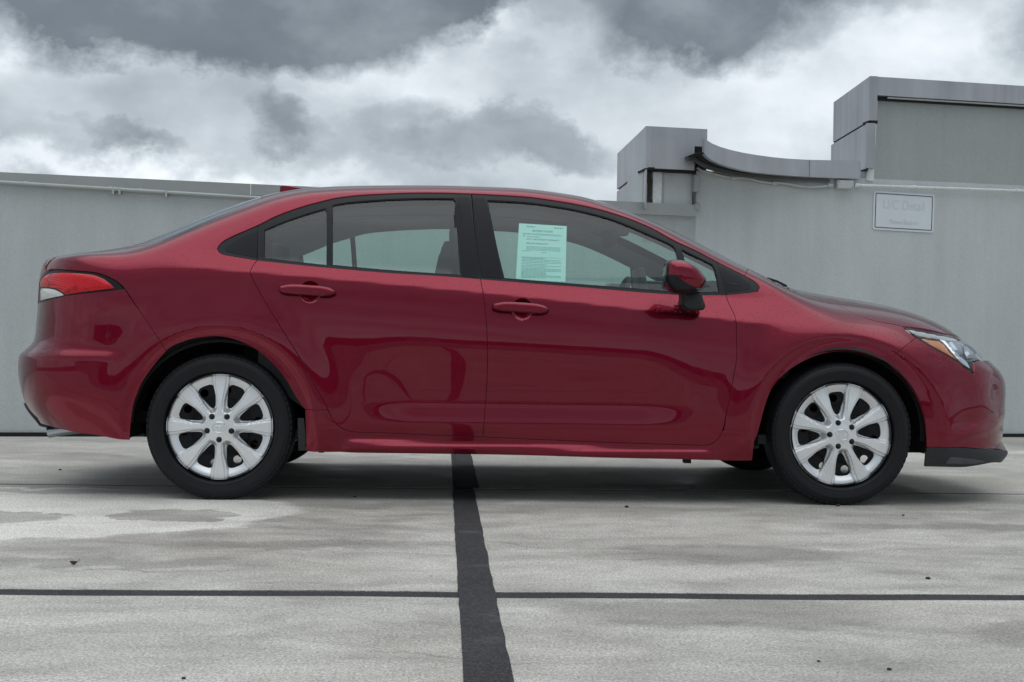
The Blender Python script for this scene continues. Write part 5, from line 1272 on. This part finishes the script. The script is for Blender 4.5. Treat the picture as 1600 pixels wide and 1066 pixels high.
# ---------------------------------------------------------------- small things on the deck
def gpt(px, py): return atz(px, py, 0)
def debris():
    p = gpt(115, 883); lf = empty('dry_leaf', tuple(p)); tag(lf, 'curled dry brown leaf on the concrete near the left edge', 'leaf')
    bm = bmesh.new(); n = 9; A = []
    for i in range(n):
        t = i/(n-1); w = .016*math.sin(math.pi*min(1, t*1.05))**.7+.001; x = (t-.5)*.05; z = .004+.018*(2*t-1)**2
        x *= .5; w *= .5; z *= .5
        A.append([bm.verts.new(p+Vector((x, -w*.8, z+w*.9))), bm.verts.new(p+Vector((x*.9, 0, z-.001))), bm.verts.new(p+Vector((x, w*.8, z+w*1.1)))])
    for a, b in zip(A, A[1:]): bm.faces.new((a[0], a[1], b[1], b[0])); bm.faces.new((a[1], a[2], b[2], b[1]))
    bm_obj('blade', bm, M['leaf'], lf, smooth=True)
    bm = bmesh.new(); tube(bm, [p+Vector((.011, 0, .01)), p+Vector((.015, .002, .014)), p+Vector((.018, .003, .016))], .0008, 5); bm_obj('stalk', bm, M['leaf'], lf)
    st = [(1309, 791, .0075, 'black pebble on the concrete just below the front tyre'), (1389, 1047, .0042, 'black pebble near the bottom edge, right of centre'), (287, 1061, .0035, 'tiny black pebble near the bottom edge, left side'), (1279, 1034, .003, 'tiny dark pebble below the cross joint at the right'),
          (1411, 806, .005, 'tiny dark pebble right of the front tyre'), (979, 793, .007, 'small dark pebble under the front door'), (94, 735, .006, 'tiny dark speck of stone near the wall at the left'), (554, 777, .006, 'small dark pebble in front of the rear tyre'), (1450, 905, .006, 'tiny dark pebble above the cross joint at the right')]
    for k, (px, py, r, lab) in enumerate(st):
        bm = bmesh.new(); bmesh.ops.create_icosphere(bm, subdivisions=2, radius=r); rr = random.Random(k)
        for v in bm.verts: v.co = Vector((v.co.x*1.3, v.co.y, v.co.z*.7))*(1+rr.uniform(-.22, .22))
        q = gpt(px, py); bmesh.ops.translate(bm, vec=q+Vector((0, 0, r*.45)), verts=bm.verts); tag(bm_obj('pebble', bm, M['stone'], None), lab, 'pebble', 'pebbles scattered on the deck')
    for k, (px, py, r, lab) in enumerate([(1289, 861, .007, 'larger white paint chip on the concrete right of centre'), (1406, 863, .005, 'small white chip on the concrete below the front wheel'), (1457, 837, .004, 'tiny white chip highest of the four at the right'), (1594, 864, .004, 'tiny white chip at the right edge')]):
        bm = bmesh.new(); q = gpt(px, py); rr = random.Random(k+20)
        a = [bm.verts.new(q+Vector((r*1.8*math.cos(t)*(1+rr.uniform(-.3, .3)), r*math.sin(t)*(1+rr.uniform(-.3, .3)), .004))) for t in [2*math.pi*i/7 for i in range(7)]]; b = [bm.verts.new(v.co-Vector((0, 0, .004))) for v in a]
        bm.faces.new(a)
        for i in range(7): j = (i+1) % 7; bm.faces.new((a[i], a[j], b[j], b[i]))
        tag(bm_obj('paint_chip', bm, M['chip'], None), lab, 'chip', 'white chips on the deck')
debris()

# ---------------------------------------------------------------- what stands behind the photographer (seen only in reflections)
def behind():
    t = empty('rear_parapet', (0, -20, 0)); tag(t, 'grey stucco parapet on the far side of the deck, behind the photographer', 'wall')
    bm = bmesh.new(); box(bm, -16, 18, -20.3, -20, 0, 1.15); bm_obj('wall_face', bm, M['stucco_dark'], t)
    bm = bmesh.new(); box(bm, -16, 18, -20.33, -19.97, 1.15, 1.22); bm_obj('coping', bm, M['coping'], t)
    o = empty('office_building', (0, -40, 0)); tag(o, 'dark glass office building across the street, behind the photographer', 'building')
    bm = bmesh.new(); box(bm, -30, 34, -58, -42, -9, 4.2); bm_obj('block', bm, M['far_glass'], o)
    for i in range(7):
        bm = bmesh.new(); box(bm, -30.1+i*9.6, -29.0+i*9.6, -58.1, -41.9, -9, 4.5); bm_obj('pier', bm, M['far_wall'], o)
behind()
